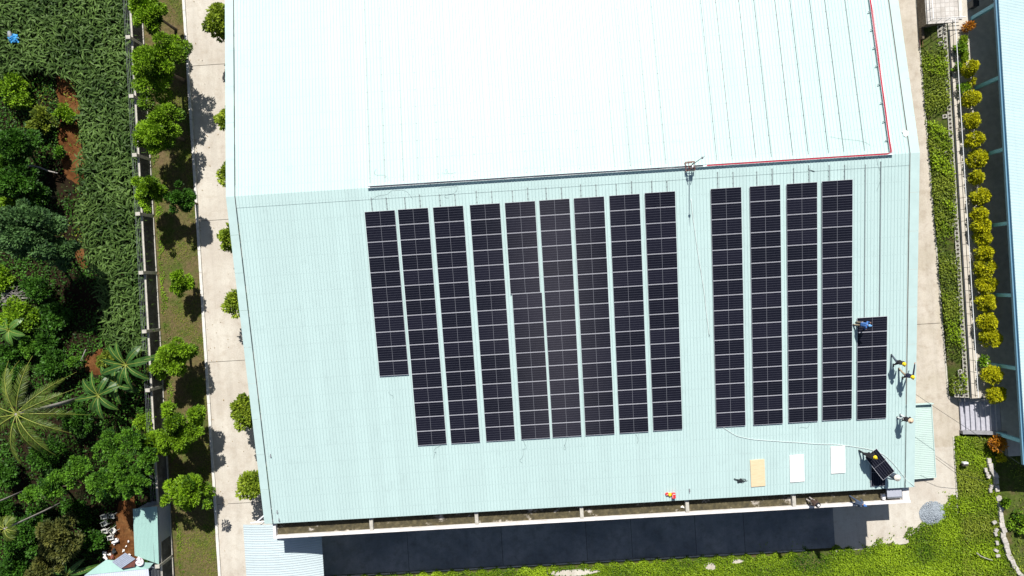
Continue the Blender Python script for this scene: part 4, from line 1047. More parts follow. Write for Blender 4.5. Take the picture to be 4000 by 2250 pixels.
# sheds at the foot of the wall
def quad_roof(name, P, mats, parent, pitch, rib=0.02, mi=0):
    """ribbed sheet between four corners P0..P3, ribs run P0->P3"""
    b = MB(); P = [Vector(p) for p in P]; n = max(2,int((P[1]-P[0]).length/pitch)); i0 = 0; prof = []
    for k in range(n): prof += [(k/n,0),((k+0.6)/n,0),((k+0.7)/n,rib),((k+0.9)/n,rib)]
    prof.append((1,0))
    for u, z in prof: b.v += [tuple(P[0].lerp(P[1],u)+Vector((0,0,z))), tuple(P[3].lerp(P[2],u)+Vector((0,0,z)))]
    for k in range(len(prof)-1): b.f.append((2*k,2*k+2,2*k+3,2*k+1)); b.m.append(0)
    o = b.build(name, mats, parent); 
    if o.data.polygons[0].normal.z < 0: o.data.flip_normals()
    return o
sh = thing('shed', 'long narrow shed with a faded mint metal roof against the wall', 'shed', tuple(at(570,2090,0)))
c0 = [at(519,1988,2.5),at(614,1978,2.5),at(621,2204,2.35),at(526,2170,2.35)]
quad_roof('roof', c0, M['shed_mint'], sh, 0.12)
b = MB(); b.prism([(p.x,p.y) for p in (c0[0].lerp(c0[2],0.03),c0[1].lerp(c0[3],0.03),c0[2].lerp(c0[0],0.03),c0[3].lerp(c0[1],0.03))],0,2.2); b.build('wall', M['shed_grey'], sh)
sh = thing('shed', 'low shed with pale lilac and mint metal roofs at the frame edge', 'shed', tuple(at(460,2240,0)))
c1 = [at(330,2248,2.6),at(580,2222,2.6),at(590,2330,2.2),at(330,2350,2.2)]
quad_roof('roof', c1, M['shed_white'], sh, 0.16)
c2 = [at(600,2199,2.7),at(580,2221.5,2.61),at(330,2247,2.61),at(415,2186,2.4)]
b = MB(); b.poly([c2[3],c2[2],c2[1],c2[0]]); o = b.build('roof_lip', M['shed_mint'], sh)
if o.data.polygons[0].normal.z < 0: o.data.flip_normals()
c3 = [at(345,2246,2.63),at(420,2222,2.66),at(448,2208,2.66),at(444,2212,2.66)]
b = MB(); b.prism([(p.x,p.y) for p in (at(350,2260,2.2),at(570,2240,2.2),at(580,2320,2.0),at(350,2340,2.0))],0,1.9); b.build('wall', M['shed_grey'], sh)
b = MB()
for k in range(9):
    a = at(590+k*5,2212-k*1,2.2); e = at(594+k*4.5,2262,2.2); b.tube([a,e],0.012,5)
b.build('wire_mesh', M['grey_steel'], sh)
ts = thing('tilted_sheet', 'grey corrugated sheet propped at an angle over the low shed', 'metal sheet', tuple(at(483,2190,2.9)))
quad_roof('sheet', [at(489,2159,3.05),at(530,2183,3.05),at(474,2221,2.95),at(437,2195,2.95)], M['shed_grey'], ts, 0.14)
b = MB(); q_ = [at(530,2183,3.0),at(474,2221,2.9),at(478,2219,2.72),at(526,2214,2.72)]; b.poly(q_); b.poly(q_[::-1]); b.build('side_board', M['rust'], ts)
c = at(549,2191,2.66); t = thing('wash_basin', 'pale pink plastic basin with white rags in it on the shed roof', 'basin', tuple(c))
pink = plain('pale pink plastic',(0.72,0.62,0.66),0.4,var=0.04)
b = MB(); b.lathe(c,[(0,0.01),(0.24,0.01),(0.33,0.16),(0.37,0.18),(0.37,0.20),(0.32,0.18),(0.25,0.05),(0,0.045)],22); b.build('bowl', pink, t, smooth=True)
g = np.random.default_rng(3); b = MB()
for k in range(5): b.tube([(c.x+g.normal(0,.1),c.y+g.normal(0,.1),c.z+0.1),(c.x+g.normal(0,.12),c.y+g.normal(0,.12),c.z+0.2)],[0.09,0.06],7,round_=True)
b.build('rags', M['white_paint'], t, smooth=True)
# plastic chairs and rubbish in the dirt yard
grey_pl = plain('grey plastic',(0.26,0.28,0.27),0.5,var=0.1); white_pl = plain('cream plastic',(0.62,0.62,0.58),0.5,var=0.06)
def chair(px,py,rz_,mat,label,tip=0.0):
    p = at(px,py,0); t = thing('plastic_chair', label, 'chair', (p.x,p.y,0), 'plastic chairs in the dirt yard')
    o = MB(); z=0.43
    o.box((-0.22,-0.22,z),(0.22,0.22,z+0.03)); s_ = o.build('seat', mat, t, bevel=0.02); s_.location = (0,0,0)
    o = MB(); o.box((-0.21,0.20,z+0.05),(0.21,0.235,0.86)); bk = o.build('backrest', mat, t, bevel=0.02)
    for sx in (-1,1):
        for sy in (-1,1):
            o = MB(); o.tube([(sx*0.19,sy*0.19,z),(sx*0.23,sy*0.23,0)],[0.028,0.02],6); o.build('leg', mat, t)
        o = MB(); o.tube([(sx*0.22,0.21,0.66),(sx*0.24,-0.15,0.66),(sx*0.22,-0.2,z+0.02)],0.025,6); o.build('armrest', mat, t)
    for ch in t.children:                    # shapes above are already local to the chair
        for v in ch.data.vertices: v.co += Vector((p.x,p.y,0))
    t.rotation_euler = (tip,0,rz_)
for a_ in ((421,2012,0.1,grey_pl,'grey plastic chair in deep shade, far one of the pair by the shed',0),(450,2010,-0.1,grey_pl,'grey plastic chair in shade closest to the far end of the shed roof',0),
           (422,2038,0.4,grey_pl,'grey plastic chair facing askew, behind the cream one',0),(424,2068,0.0,white_pl,'cream plastic chair on the shrub side of the lit chair row',0),
           (454,2066,0.7,white_pl,'cream plastic chair lit by the sun, turned askew',0),(447,2093,0.1,white_pl,'small cream plastic chair beside the white cushion bag',0)): chair(*a_)
rub = [(456,2110,0.26,'white_paint','large white sack at the end of the chair row'),(445,2122,0.14,'white_paint','small white bag below the large white sack'),(408,2160,0.2,'white_paint','white rubbish bag on top of the rubbish heap'),
       (412,2180,0.22,'white_paint','fat white rubbish bag by the lilac roof'),(446,2152,0.2,'black_cable','black rubbish bag beside the orange dirt'),(438,2175,0.2,'rust','red brown rag in the rubbish heap'),(428,2165,0.14,'white_board','cream scrap in the rubbish heap'),
       (500,2115,0.10,'white_paint','small pale scrap beside the long shed'),(483,2152,0.10,'white_board','flat cream scrap above the tilted sheet'),(505,2165,0.11,'white_paint','white scrap between the tilted sheet and the long shed'),(492,2134,0.08,'white_board','tiny cream scrap on the weeds')]
for k,(px,py,r,mt,lab) in enumerate(rub):
    p = at(px,py,0.1); g = np.random.default_rng(700+k); b = MB()
    for q in range(4): b.tube([(p.x+g.normal(0,r*.35),p.y+g.normal(0,r*.35),r*0.4),(p.x+g.normal(0,r*.45),p.y+g.normal(0,r*.45),r*(0.5+0.7*g.random()))],[r*0.6,r*0.45],8,round_=True)
    tag(b.build('rubbish_bag' if r > 0.13 else 'litter', M[mt], smooth=True), lab, 'rubbish')
p = at(513,1368,0.6); b = MB(); mm = Matrix.Translation(p) @ Matrix.Rotation(0.25,4,'X') @ Matrix.Rotation(0.15,4,'Z')
for k in range(5): b.box((-0.18+0.075*k,-0.3,0.012*(k%2)),(-0.108+0.075*k,0.3,0.03+0.012*(k%2)),0,mm)
tag(b.build('metal_scrap', M['shed_grey']), 'small grey corrugated scrap above the tall banana plant', 'scrap')
# blue tarp with a dark sack in the corn
p = at(58,152,1.6); g = np.random.default_rng(12); b = MB(); n = 9
for j in range(n):
    for i in range(n): b.v.append((p.x-0.45+0.9*i/(n-1)+g.normal(0,.03), p.y-0.4+0.75*j/(n-1)+g.normal(0,.03), 1.75+0.25*math.exp(-((i-4)**2+(j-4)**2)/10)+g.normal(0,0.06)))
for j in range(n-1):
    for i in range(n-1):
        if (i-4)**2+(j-4)**2 < 15 or (i+j)%3: a = j*n+i; b.f.append((a,a+1,a+n+1,a+n)); b.m.append(0)
tp = tag(b.build('blue_tarp', plain('blue tarp',(0.05,0.30,0.62),0.45,var=0.25,scale=9)), 'crumpled bright blue sheet lying on top of the corn', 'tarp')
p = at(46,140,1.6); b = MB(); b.tube([(p.x-0.1,p.y+0.25,1.75),(p.x,p.y-0.05,1.85),(p.x+0.1,p.y-0.3,1.75)],[0.16,0.2,0.12],9,round_=True); tag(b.build('dark_sack', M['grey_steel'], smooth=True), 'dark grey sack beside the bright blue sheet in the corn', 'sack')
# manhole covers in the road
for px,py,r,lab in ((876,1963,0.36,'round grey manhole cover in the road near the open lime tree'),(796,663,0.10,'tiny dark drain lid in the road beside the shadows')):
    p = at(px,py,0); b = MB(); b.lathe((p.x,p.y,0),[(r,0.004),(r,0.012),(r*0.88,0.014),(r*0.86,0.008),(0.0,0.010)],24); tag(b.build('manhole_cover', M['concrete_warm'] if r > 0.2 else M['dark_steel']), lab, 'manhole')

# ================================================================ EAST SIDE: neighbour building, bushes, stairs, railing
nb = thing('neighbour_building', 'long low building with a pale blue ribbed roof, blue gutter and blue veranda posts', 'building', (50,0,0))
b = MB(); ny = int(66/0.125); prof = []
for k in range(ny):
    y = 40-0.125*k; prof += [(y,0),(y-0.07,0),(y-0.08,0.018),(y-0.115,0.018)]
prof = [q for q in prof if q[0] > -25.5]
for y, z in prof: b.v += [(41.12,y,4.9+z),(62,y,7.2+z)]
for k in range(len(prof)-1): b.f.append((2*k,2*k+2,2*k+3,2*k+1)); b.m.append(0)
b.build('roof', M['roof_right'], nb)
b = MB(); b.box((40.86,-25.5,4.66),(40.9,40,4.89)); b.box((40.9,-25.5,4.66),(41.1,40,4.70)); b.box((41.1,-25.5,4.66),(41.16,40,4.86)); b.build('gutter', M['blue_gutter'], nb)
for y in (37.5,31.4,25.3,19.2,13.05,6.93,0.9,-5.3,-11.35,-17.5,-23.6):
    b = MB(); b.box((40.98,y-0.15,1.35),(41.26,y+0.15,4.64)); b.build('veranda_post', M['blue_paint'], nb, bevel=0.01)
b = MB(); b.prism([(43.4,40),(60,40),(60,-25.2),(43.4,-25.2)],1.346,5.0); b.build('wall', M['wall_cream'], nb)
for k in range(10):
    y = 35-6.1*k; b = MB(); b.box((43.35,y-1.4,2.2),(43.397,y+1.4,3.6)); wo = b.build('window', M['glass_dark'], nb)
    b = MB(); b.box((43.32,y-1.5,2.1),(43.347,y-1.4,3.7)); b.box((43.32,y+1.4,2.1),(43.347,y+1.5,3.7)); b.box((43.25,y-1.5,2.02),(43.397,y+1.5,2.098)); b.build('window_frame', M['blue_gutter'], wo)
# golden bushes in a row
BU = [(3785,268,34),(3792,386,34),(3795,472,34),(3806,545,36),(3818,622,40),(3816,694,28),(3829,768,36),(3823,834,29),(3831,882,39),(3838,930,31),(3844,986,36),(3845,1044,42),(3851,1111,42),(3849,1183,38),(3854,1256,40),(3867,1322,42),(3872,1463,38),(3888,1540,37)]
for k,(px,py,rp) in enumerate(BU):
    zc = 2.25; c = at(px,py,zc); r = rp*0.85*(CAM.z-zc)/F
    lab = 'round golden green clipped bush on the terrace edge, ' + ('topmost of the row' if k == 0 else 'lowest of the row, beside the stairs' if k == 17 else (ordinal(k) if k < 16 else 'seventeenth') + ' from the top of the row')
    make_tree('golden_bush', lab, 'bush', (c.x,c.y,zc), (r,r,0.85), int(3800*r*r)+600, 0.15, 0.085, 60, 'leaf_yellow', 400+k, 'golden bushes along the terrace', ground=1.35, csize=0.26, stem_r=0.05, hollow=0.7, lobe=0.12)
for k,(px,py,rp,n,lab) in enumerate(((3782,104,15,420,'small orange leaved croton at the corner of the tiled platform'),(3897,1730,28,900,'larger orange leaved croton just below the stairs'))):
    zc = 1.95 if k == 0 else 1.7; c = at(px,py,zc); r = rp*(CAM.z-zc)/F
    make_tree('croton', lab, 'plant', (c.x,c.y,zc), (r,r,0.5), n, 0.24, 0.08, 16, 'leaf_orange', 430+k, None, ground=1.35 if k == 0 else 0.85, csize=0.4, stem_r=0.03)
for k,(px,py,rp,n,lab,mt) in enumerate(((3905,1788,17,420,'small bright yellow plant below the larger croton','leaf_yellow'),(3797,322,10,220,'tiny yellow plant between the two topmost golden bushes','leaf_yellow'),(3838,1410,18,420,'small green plant in the gap between golden bushes near the stairs','leaf_street'),(3762,345,20,420,'green leafy plant beside the railing under the topmost bush','leaf_street'),(3750,190,24,520,'green leafy shrub between the railing and the low hedge','leaf_street'),(3735,260,14,260,'small green tuft on the railing edge beside the topmost bush','leaf_street'))):
    z0 = 0.9 if k == 0 else 1.35; zc = z0+0.45; c = at(px,py,zc); r = rp*(CAM.z-zc)/F
    make_tree('small_plant', lab, 'plant', (c.x,c.y,zc), (r,r,0.4), n, 0.2, 0.09, 14, mt, 440+k, None, ground=z0, csize=0.4, stem_r=0.02)
# clipped low hedge
g = np.random.default_rng(77); n = 2600; a = at(3766,140,1.7); e = at(3772,240,1.7)
x = a.x+g.uniform(-0.28,0.22,n); y = g.uniform(e.y,a.y,n); z = 1.4+0.45*g.random(n)**0.6
D = unit(np.stack([g.normal(0,1,n),g.normal(0,1,n),g.normal(0.4,0.5,n)],1))
t = thing('low_hedge', 'low clipped yellow green hedge between the railing and the dark terrace', 'hedge', (a.x,(a.y+e.y)/2,1.35))
arrays_mesh('foliage', leaf_verts(np.stack([x,y,z],1),D,0.12,0.07,g), 4, np.clip(0.3+0.5*g.random(n),0,1), M['leaf_cover'], t)
b = MB()
for k in range(9): yk = e.y+(a.y-e.y)*(k+0.5)/9; b.tube([(a.x,yk,1.34),(a.x+0.03,yk,1.75)],0.02,5)
b.build('stem', M['bark'], t)

# railing along the walkway
rl = thing('railing', 'long thin metal railing along the concrete walkway at the head of the bank', 'railing', (39.05,-4,1.35))
b = MB(); b.tube([(39.08,12.9,2.28),(39.12,-20.2,2.28)],0.028,8); b.build('top_rail', M['galv'], rl)
b = MB(); b.tube([(39.08,12.9,1.86),(39.12,-20.2,1.86)],0.022,8); b.build('middle_rail', M['dark_steel'], rl)
b = MB(); b.box((38.97,-20.3,1.30),(39.09,12.2,1.40)); b.build('bottom_rail', M['dark_steel'], rl)
for k in range(33):
    y = 12.6-1.02*k; b = MB(); b.tube([(39.06,y,1.30),(39.09,y,2.27)],0.020,6); b.build('baluster', M['dark_steel'], rl)
# stairs
st = thing('staircase', 'grey concrete steps rising from the path to the terrace between low cheek walls', 'stairs', (40,-22.1,0))
n = 8; x0, x1 = 38.74, 41.5
for k in range(n):
    b = MB(); xa = x0+(x1-x0)*k/n; b.box((xa+0.001*k,-23.42,-0.05),(x1+0.02,-20.82,0.168*(k+1)-0.001*0) if k == 0 else (x1+0.02,-20.82-0.0,0.168*(k+1)))
    if k: 
        b = MB(); b.box((xa,-23.42,0.168*k+0.001),(x1+0.02,-20.82,0.168*(k+1)))
    b.build('step', M['stair'], st, bevel=0.008)
for (ya, yb) in ((-20.81,-20.50),(-23.72,-23.43)):
    b = MB(); P = [(x0-0.1,-0.05),(x1+0.35,-0.05),(x1+0.35,1.62),(x1-0.2,1.60),(x0+0.35,0.62),(x0-0.1,0.55)]
    i0 = len(b.v); b.v += [(px,ya,pz) for px,pz in P]+[(px,yb,pz) for px,pz in P]; m_ = len(P)
    b.f += [tuple(range(m_)), tuple(range(2*m_-1,m_-1,-1))]+[(k,k+m_,(k+1)%m_+m_,(k+1)%m_) for k in range(m_)]; b.m += [0]*(m_+2)
    o = b.build('cheek_wall', M['stringer'], st, bevel=0.01)
    bm = bmesh.new(); bm.from_mesh(o.data); bmesh.ops.recalc_face_normals(bm, faces=bm.faces); bm.to_mesh(o.data); bm.free()
# tiled platform at the far end, with white railing
tl, nt, bb = new_mat('pale paving tile')
br = nt.nodes.new('ShaderNodeTexBrick'); br.offset = 0; br.inputs['Scale'].default_value = 1.0; br.inputs['Brick Width'].default_value = 0.4; br.inputs['Row Height'].default_value = 0.4; br.inputs['Mortar Size'].default_value = 0.015
for q, v in (('Color1',(0.52,0.49,0.46,1)),('Color2',(0.60,0.58,0.56,1)),('Mortar',(0.33,0.31,0.29,1))): br.inputs[q].default_value = v
tc = nt.nodes.new('ShaderNodeTexCoord'); nt.links.new(tc.outputs['Object'], br.inputs['Vector'])
f1 = noise(nt,0.9,5,0.7); nt.links.new(mix(nt,0.5,br.outputs['Color'],ramp(nt,f1,[(0.35,(0.4,0.38,0.34)),(0.6,(1,1,1))]),'MULTIPLY'), bb.inputs['Base Color']); bb.inputs['Roughness'].default_value = 0.7
M['tile'] = tl
pf = thing('tiled_platform', 'raised landing of pale square tiles with a dark stone wall and white railing', 'platform', (38.8,17,0))
p0 = at(3619,94,1.40); p1 = at(3746,88,1.40)
b = MB(); b.box((p0.x,p0.y,1.352),(p1.x,30,1.40)); b.build('floor', M['tile'], pf)
dst, nt, bb = new_mat('dark stone cladding')
br = nt.nodes.new('ShaderNodeTexBrick'); br.inputs['Brick Width'].default_value = 0.5; br.inputs['Row Height'].default_value = 0.22; br.inputs['Scale'].default_value = 1; br.inputs['Mortar Size'].default_value = 0.02
for q, v in (('Color1',(0.17,0.14,0.11,1)),('Color2',(0.25,0.21,0.17,1)),('Mortar',(0.07,0.06,0.05,1))): br.inputs[q].default_value = v
tc = nt.nodes.new('ShaderNodeTexCoord'); sx_ = nt.nodes.new('ShaderNodeSeparateXYZ'); cb = nt.nodes.new('ShaderNodeCombineXYZ'); nt.links.new(tc.outputs['Object'], sx_.inputs[0]); nt.links.new(sx_.outputs['Y'], cb.inputs[0]); nt.links.new(sx_.outputs['Z'], cb.inputs[1]); nt.links.new(cb.outputs[0], br.inputs['Vector']); nt.links.new(br.outputs['Color'], bb.inputs['Base Color']); bb.inputs['Roughness'].default_value = 0.9
b = MB(); b.box((p0.x+0.02,p0.y+0.02,-0.05),(p1.x-0.02,30,1.35)); b.build('stone_wall', dst, pf)
rr = MB(); x_ = p0.x+0.1; y_ = p0.y+0.12
for z in (1.85,2.3): rr.tube([(x_,29,z),(x_,y_,z),(p1.x+0.05,y_,z)],0.028 if z < 2 else 0.04,8)
pr = rr.build('railing', M['white_paint'], pf)
b = MB()
for k in range(9): b.tube([(x_,y_+1.0*k,1.4),(x_,y_+1.0*k,2.3)],0.025,6)
for k in range(1,4): b.tube([(x_+0.75*k,y_,1.4),(x_+0.75*k,y_,2.3)],0.025,6)
b.build('baluster', M['white_paint'], pr)
b = MB(); b.box((p1.x+0.003,p0.y+0.3,1.352),(p1.x+0.30,30,1.5)); b.build('side_kerb', M['kerb'], pf, bevel=0.01)
a = at(3585,116,0); e = at(3597,158,0)
b = MB(); b.box((37.12,e.y,-0.05),(37.36,p0.y+0.0,0.5)); tag(b.build('low_wall', M['bark']), 'short low dark wall running on from the platform along the bank foot', 'wall')
t = thing('pipe_barrier', 'small rusty rectangular barrier standing on the path edge by the platform', 'frame', (37.2,e.y-0.3,0))
b = MB(); b.tube([(37.05,e.y-0.02,0.3),(37.05,e.y-0.65,0.3),(37.3,e.y-0.65,0.3),(37.3,e.y-0.02,0.3)],0.02,6); b.build('top_bar', M['rust'], t)
for xx in (37.05,37.3): b = MB(); b.tube([(xx,e.y-0.65,0),(xx,e.y-0.65,0.3)],0.02,6); b.build('leg', M['rust'], t)
# dark bin on the terrace beyond the platform
p = at(3806,14,1.9); t = thing('dark_bin', 'dark boxy bin on the shaded terrace behind the platform', 'bin', (p.x,p.y,1.346))
b = MB(); b.box((p.x-0.25,p.y-0.3,1.35),(p.x+0.25,p.y+0.3,2.1)); b.build('body', M['dark_steel'], t, bevel=0.03); b = MB(); b.box((p.x-0.27,p.y-0.32,2.103),(p.x+0.27,p.y+0.32,2.16)); b.build('lid', M['black_cable'], t, bevel=0.02)
# pale stone edging on the lower bank
t = thing('stone_edging', 'broken line of pale stone blocks edging the lower bank', 'edging', tuple(at(3900,2000,0.95)))
g = np.random.default_rng(15); pts = [at(px,py,1.0) for px,py in ((3862,1790),(3868,1830),(3892,1868),(3896,1920),(3906,1975),(3914,2040),(3920,2100),(3938,2160),(3960,2210),(3985,2245),(4010,2275))]
b = MB(); k = 0; s = 0.0
for i in range(len(pts)-1):
    a, e = pts[i], pts[i+1]; L_ = (e-a).length; m_ = max(1,int(L_/0.42))
    for j in range(m_):
        c = a.lerp(e,(j+0.5)/m_); an = math.atan2(e.y-a.y,e.x-a.x)+g.normal(0,0.08); w_ = 0.17+0.06*g.random()
        mm = Matrix.Translation((c.x+g.normal(0,0.03),c.y,0.98+g.normal(0,0.03))) @ Matrix.Rotation(an,4,'Z') @ Matrix.Rotation(g.normal(0,0.08),4,'X')
        if g.random() < 0.92: b = MB(); b.box((-L_/m_/2*0.97,-w_,-0.2),(L_/m_/2*0.97,w_,0.10+0.04*g.random()),0,mm); b.build('stone', M['stone_white'], t, bevel=0.03)
for px,py in ((3885,2040),(3892,2070),(3888,2085),(3894,2120),(3890,2150),(3898,2170),(3872,1900),(3868,1915),(3856,1850),(3850,1835),(3862,1860)):
    p = at(px,py,0.95); mm = Matrix.Translation((p.x,p.y,0.95)) @ Matrix.Rotation(g.random()*3,4,'Z'); b = MB(); b.box((-0.2,-0.13,-0.1),(0.16,0.12,0.1),0,mm); tag(b.build('loose_stone', M['stone_white'], bevel=0.03), 'pale loose stone among weeds beside the stone edging', 'stone', 'loose stones beside the edging')
p = at(3767,1808,0.6); t = thing('broken_block', 'broken white block with a dark cavity on the lower bank', 'block', tuple(p))
b = MB(); b.box((p.x-0.2,p.y-0.06,p.z-0.1),(p.x+0.22,p.y+0.1,p.z+0.25)); b.build('block', M['white_paint'], t, bevel=0.02)
b = MB(); b.box((p.x-0.24,p.y-0.26,p.z-0.1),(p.x+0.24,p.y-0.063,p.z+0.15)); b.build('cavity', M['hole'], t)
# gravel heap
p = at(3648,2008,0.2); g = np.random.default_rng(19); b = MB(); nr, na = 16, 44
b.v.append((p.x,p.y,0.36))
for i in range(1,nr+1):
    for j in range(na):
        a = 2*math.pi*j/na; rr_ = 1.12*i/nr*(1+0.08*math.sin(2*a+1)+0.05*math.sin(5*a)); b.v.append((p.x+rr_*math.cos(a), p.y+rr_*0.92*math.sin(a), max(0.005,0.36*(1-(i/nr)**1.8))+(g.normal(0,0.025) if i < nr else -0.01)))
for j in range(na): b.f.append((0,1+j,1+(j+1)%na)); b.m.append(0)
for i in range(nr-1):
    for j in range(na): q = 1+i*na; b.f.append((q+j,q+na+j,q+na+(j+1)%na,q+(j+1)%na)); b.m.append(0)
hp = thing('gravel_heap', 'round heap of bluish gravel at the corner of the concrete', 'gravel heap', (p.x,p.y,0))
b.build('heap', M['gravel'], hp)
b = MB()
for k in range(900):
    a = g.random()*6.28; rr_ = 1.2*math.sqrt(g.random()); h = max(0.0,0.36*(1-(rr_/1.12)**1.8)) if rr_ < 1.12 else 0; s = 0.02+0.03*g.random(); c = (p.x+rr_*math.cos(a),p.y+rr_*0.92*math.sin(a),h+0.02)
    mm = Matrix.Translation(c) @ Matrix.Rotation(g.random()*3,4,(g.random(),g.random(),1)); b.box((-s,-s*0.8,-s*0.7),(s,s*0.8,s*0.7),0,mm)
b.build('pebbles', M['gravel'], hp)
# overhead cables on the east side
for k,(pts,r,lab) in enumerate((([(3571,1536,4.2),(3640,1583,4.2),(3750,1655,4.2),(3860,1727,4.3),(4010,1830,4.5)],0.016,'black overhead cable crossing the stairs from the factory roof edge'),
                                 ([(3655,1790,3.0),(3725,1842,2.4),(3860,1885,1.4),(3900,1910,1.1)],0.016,'thin black cable running from the mint awning to the stone edging'))):
    tag(MB().tube([at(*q) for q in pts], r, 5).build('overhead_cable', M['black_cable']), lab, 'cable')
# bare pale patches of broken slab in the creepers
g = np.random.default_rng(23)
for k,((px,py,w_,h_),lab) in enumerate(zip(SLABS,('long pale broken slab at the frame edge in the creepers','small pale broken slab in the creepers below the middle of the yard','thin pale broken slab against the yard kerb','pale slab remnant between creepers and the gravel heap'))):
    p = at(px,py,0); o_ = [(w_*math.cos(a)*(0.75+0.5*g.random()),h_*math.sin(a)*(0.75+0.5*g.random())) for a in [2*math.pi*j/11 for j in range(11)]]
    b = MB(); b.prism([(p.x+x,p.y+y) for x,y in o_],-0.04,0.03+0.02*g.random()); tag(b.build('broken_slab', M['concrete']), lab, 'slab')

# ================================================================ PEOPLE
M['skin'] = plain('skin',(0.36,0.20,0.13),0.6,var=0.05); M['navy'] = plain('navy cloth',(0.012,0.014,0.035),0.85,var=0.2); M['black_cloth'] = plain('black cloth',(0.016,0.015,0.018),0.85,var=0.25)
M['blue_cloth'] = plain('blue cloth',(0.06,0.16,0.42),0.8,var=0.15); M['khaki'] = plain('khaki cloth',(0.32,0.26,0.18),0.85,var=0.15); M['white_cloth'] = plain('white cloth',(0.68,0.68,0.68),0.85,var=0.05)
M['slate'] = plain('slate cloth',(0.07,0.09,0.12),0.85,var=0.15); M['greyblue'] = plain('grey blue cloth',(0.06,0.085,0.14),0.85,var=0.12); M['brown'] = plain('brown cloth',(0.07,0.045,0.035),0.85,var=0.2); M['straw'] = plain('straw',(0.62,0.46,0.32),0.8,var=0.1,scale=20)
M['pale_straw'] = plain('pale straw',(0.72,0.66,0.58),0.8,var=0.08,scale=20); M['shoe'] = plain('dark shoe',(0.03,0.03,0.03),0.7); M['grey_cloth'] = plain('pale grey cloth',(0.40,0.37,0.35),0.85,var=0.1); M['eye'] = plain('eye',(0.03,0.02,0.02),0.3)
M['sky_cloth'] = plain('light blue cloth',(0.14,0.34,0.66),0.8,var=0.1)
def solidify(b, name, mats, parent, voxel):
    o = b.build(name, mats, parent); md = o.modifiers.new('r','REMESH'); md.mode = 'VOXEL'; md.voxel_size = voxel; md.use_smooth_shade = True
    bpy.context.view_layer.update(); dg = bpy.context.evaluated_depsgraph_get()
    me = bpy.data.meshes.new_from_object(o.evaluated_get(dg)); o.modifiers.clear(); old = o.data; o.data = me; me.name = name; bpy.data.meshes.remove(old)
    if not me.materials: me.materials.append(mats)
    return o
def person(label, feet, face, lean=(0,0), hands=None, shirt='navy', trousers='slate', hat='helmet', hatmat='yellow_plastic', sleeves=True, crouch=0.0, sc=1.0, holding=None):
    f1, f2 = [Vector(f) for f in feet]; F_ = Vector((math.cos(face),math.sin(face),0)); S_ = Vector((-F_.y,F_.x,0)); ln = Vector((lean[0],lean[1],0)); Z = Vector((0,0,1))
    base = (f1+f2)/2; t = thing('person', label, 'person', tuple(base)); 
    hip = base+Z*(0.90-crouch)*sc+ln*0.40; ch = hip+(Z*0.47+ln*0.45)*sc; ch.z -= ln.length*0.16; neck = ch+(Z*0.09+ln*0.06)*sc; head = neck+(Z*0.14+ln*0.10+F_*0.02)*sc
    HL, HR = hip+S_*0.10*sc, hip-S_*0.10*sc; SL, SR = ch+S_*0.18*sc, ch-S_*0.18*sc
    fl, fr = (f1,f2) if (f1-f2).dot(S_) >= 0 else (f2,f1)
    A_ = [fl+Z*0.08,fr+Z*0.08]; H_ = [HL,HR]; K_ = [a.lerp(h,0.52)+F_*(0.05+0.55*crouch) for a,h in zip(A_,H_)]
    hd = []
    for s,(sh_,sg) in enumerate(((SL,1),(SR,-1))): hd.append(Vector(hands[s]) if hands and hands[s] is not None else sh_-Z*0.56*sc+F_*0.08+S_*sg*0.10)
    EL = [sh_.lerp(h,0.5)-F_*0.07+S_*sg*0.05-Z*0.03 for sh_,h,sg in ((SL,hd[0],1),(SR,hd[1],-1))]
    B = MB()
    def torso(b,e): 
        for sg in (-1,1): b.tube([hip+S_*sg*0.055, hip.lerp(ch,0.5)+S_*sg*0.05, ch+S_*sg*0.07-Z*0.04],[0.115+e,0.11+e,0.105+e],14,round_=True)
        b.tube([SL-Z*0.01,SR-Z*0.01],0.062+e,12,round_=True)
    torso(B,0); B.tube([ch,neck,head-Z*0.05],[0.06,0.052,0.05],12)
    B.tube([head-Z*0.065+F_*0.015,head,head+Z*0.045],[0.068,0.088,0.082],16,round_=True); B.tube([head+F_*0.075-Z*0.005,head+F_*0.108-Z*0.022],[0.012,0.015],8,round_=True)
    for sg in (-1,1): B.tube([head+S_*sg*0.085+Z*0.015,head+S_*sg*0.095-Z*0.02],0.014,8,round_=True)
    B.tube([head+F_*0.076-Z*0.06+S_*0.02,head+F_*0.076-Z*0.06-S_*0.02],0.009,8,round_=True)
    for sh_,e,h,sg in ((SL,EL[0],hd[0],1),(SR,EL[1],hd[1],-1)):
        B.tube([sh_,e],[0.050,0.040],12,round_=True); B.tube([e,h],[0.040,0.027],12,round_=True)
        d = (h-e).normalized(); sd = d.cross(F_) ; sd = sd.normalized() if sd.length > 0.2 else d.cross(Z).normalized(); nn = sd.cross(d).normalized()
        for q in (-0.018,0.018): B.tube([h+sd*q,h+d*0.08+sd*q*1.2],[0.020,0.019],8,round_=True)
        for q,l in ((-0.032,0.060),(-0.011,0.075),(0.011,0.070),(0.032,0.055)): 
            p_ = h+d*0.085+sd*q; B.tube([p_,p_+d*l*0.55+nn*0.010,p_+d*l*0.9+nn*0.032],[0.0105,0.0100,0.0095],8,round_=True)
        p_ = h+d*0.025+sd*0.03*sg; B.tube([p_,p_+d*0.035+sd*sg*0.028,p_+d*0.062+sd*sg*0.032+nn*0.012],[0.013,0.0115,0.0105],8,round_=True)
    for h,k,a in zip(H_,K_,A_):
        B.tube([h,k],[0.085,0.055],12,round_=True); B.tube([k,k.lerp(a,0.3),a],[0.055,0.056,0.036],12,round_=True); B.tube([a-F_*0.05-Z*0.045,a+F_*0.13-Z*0.05],[0.034,0.030],10,round_=True)
    body = solidify(B,'body',M['skin'],t,0.011)
    B = MB()
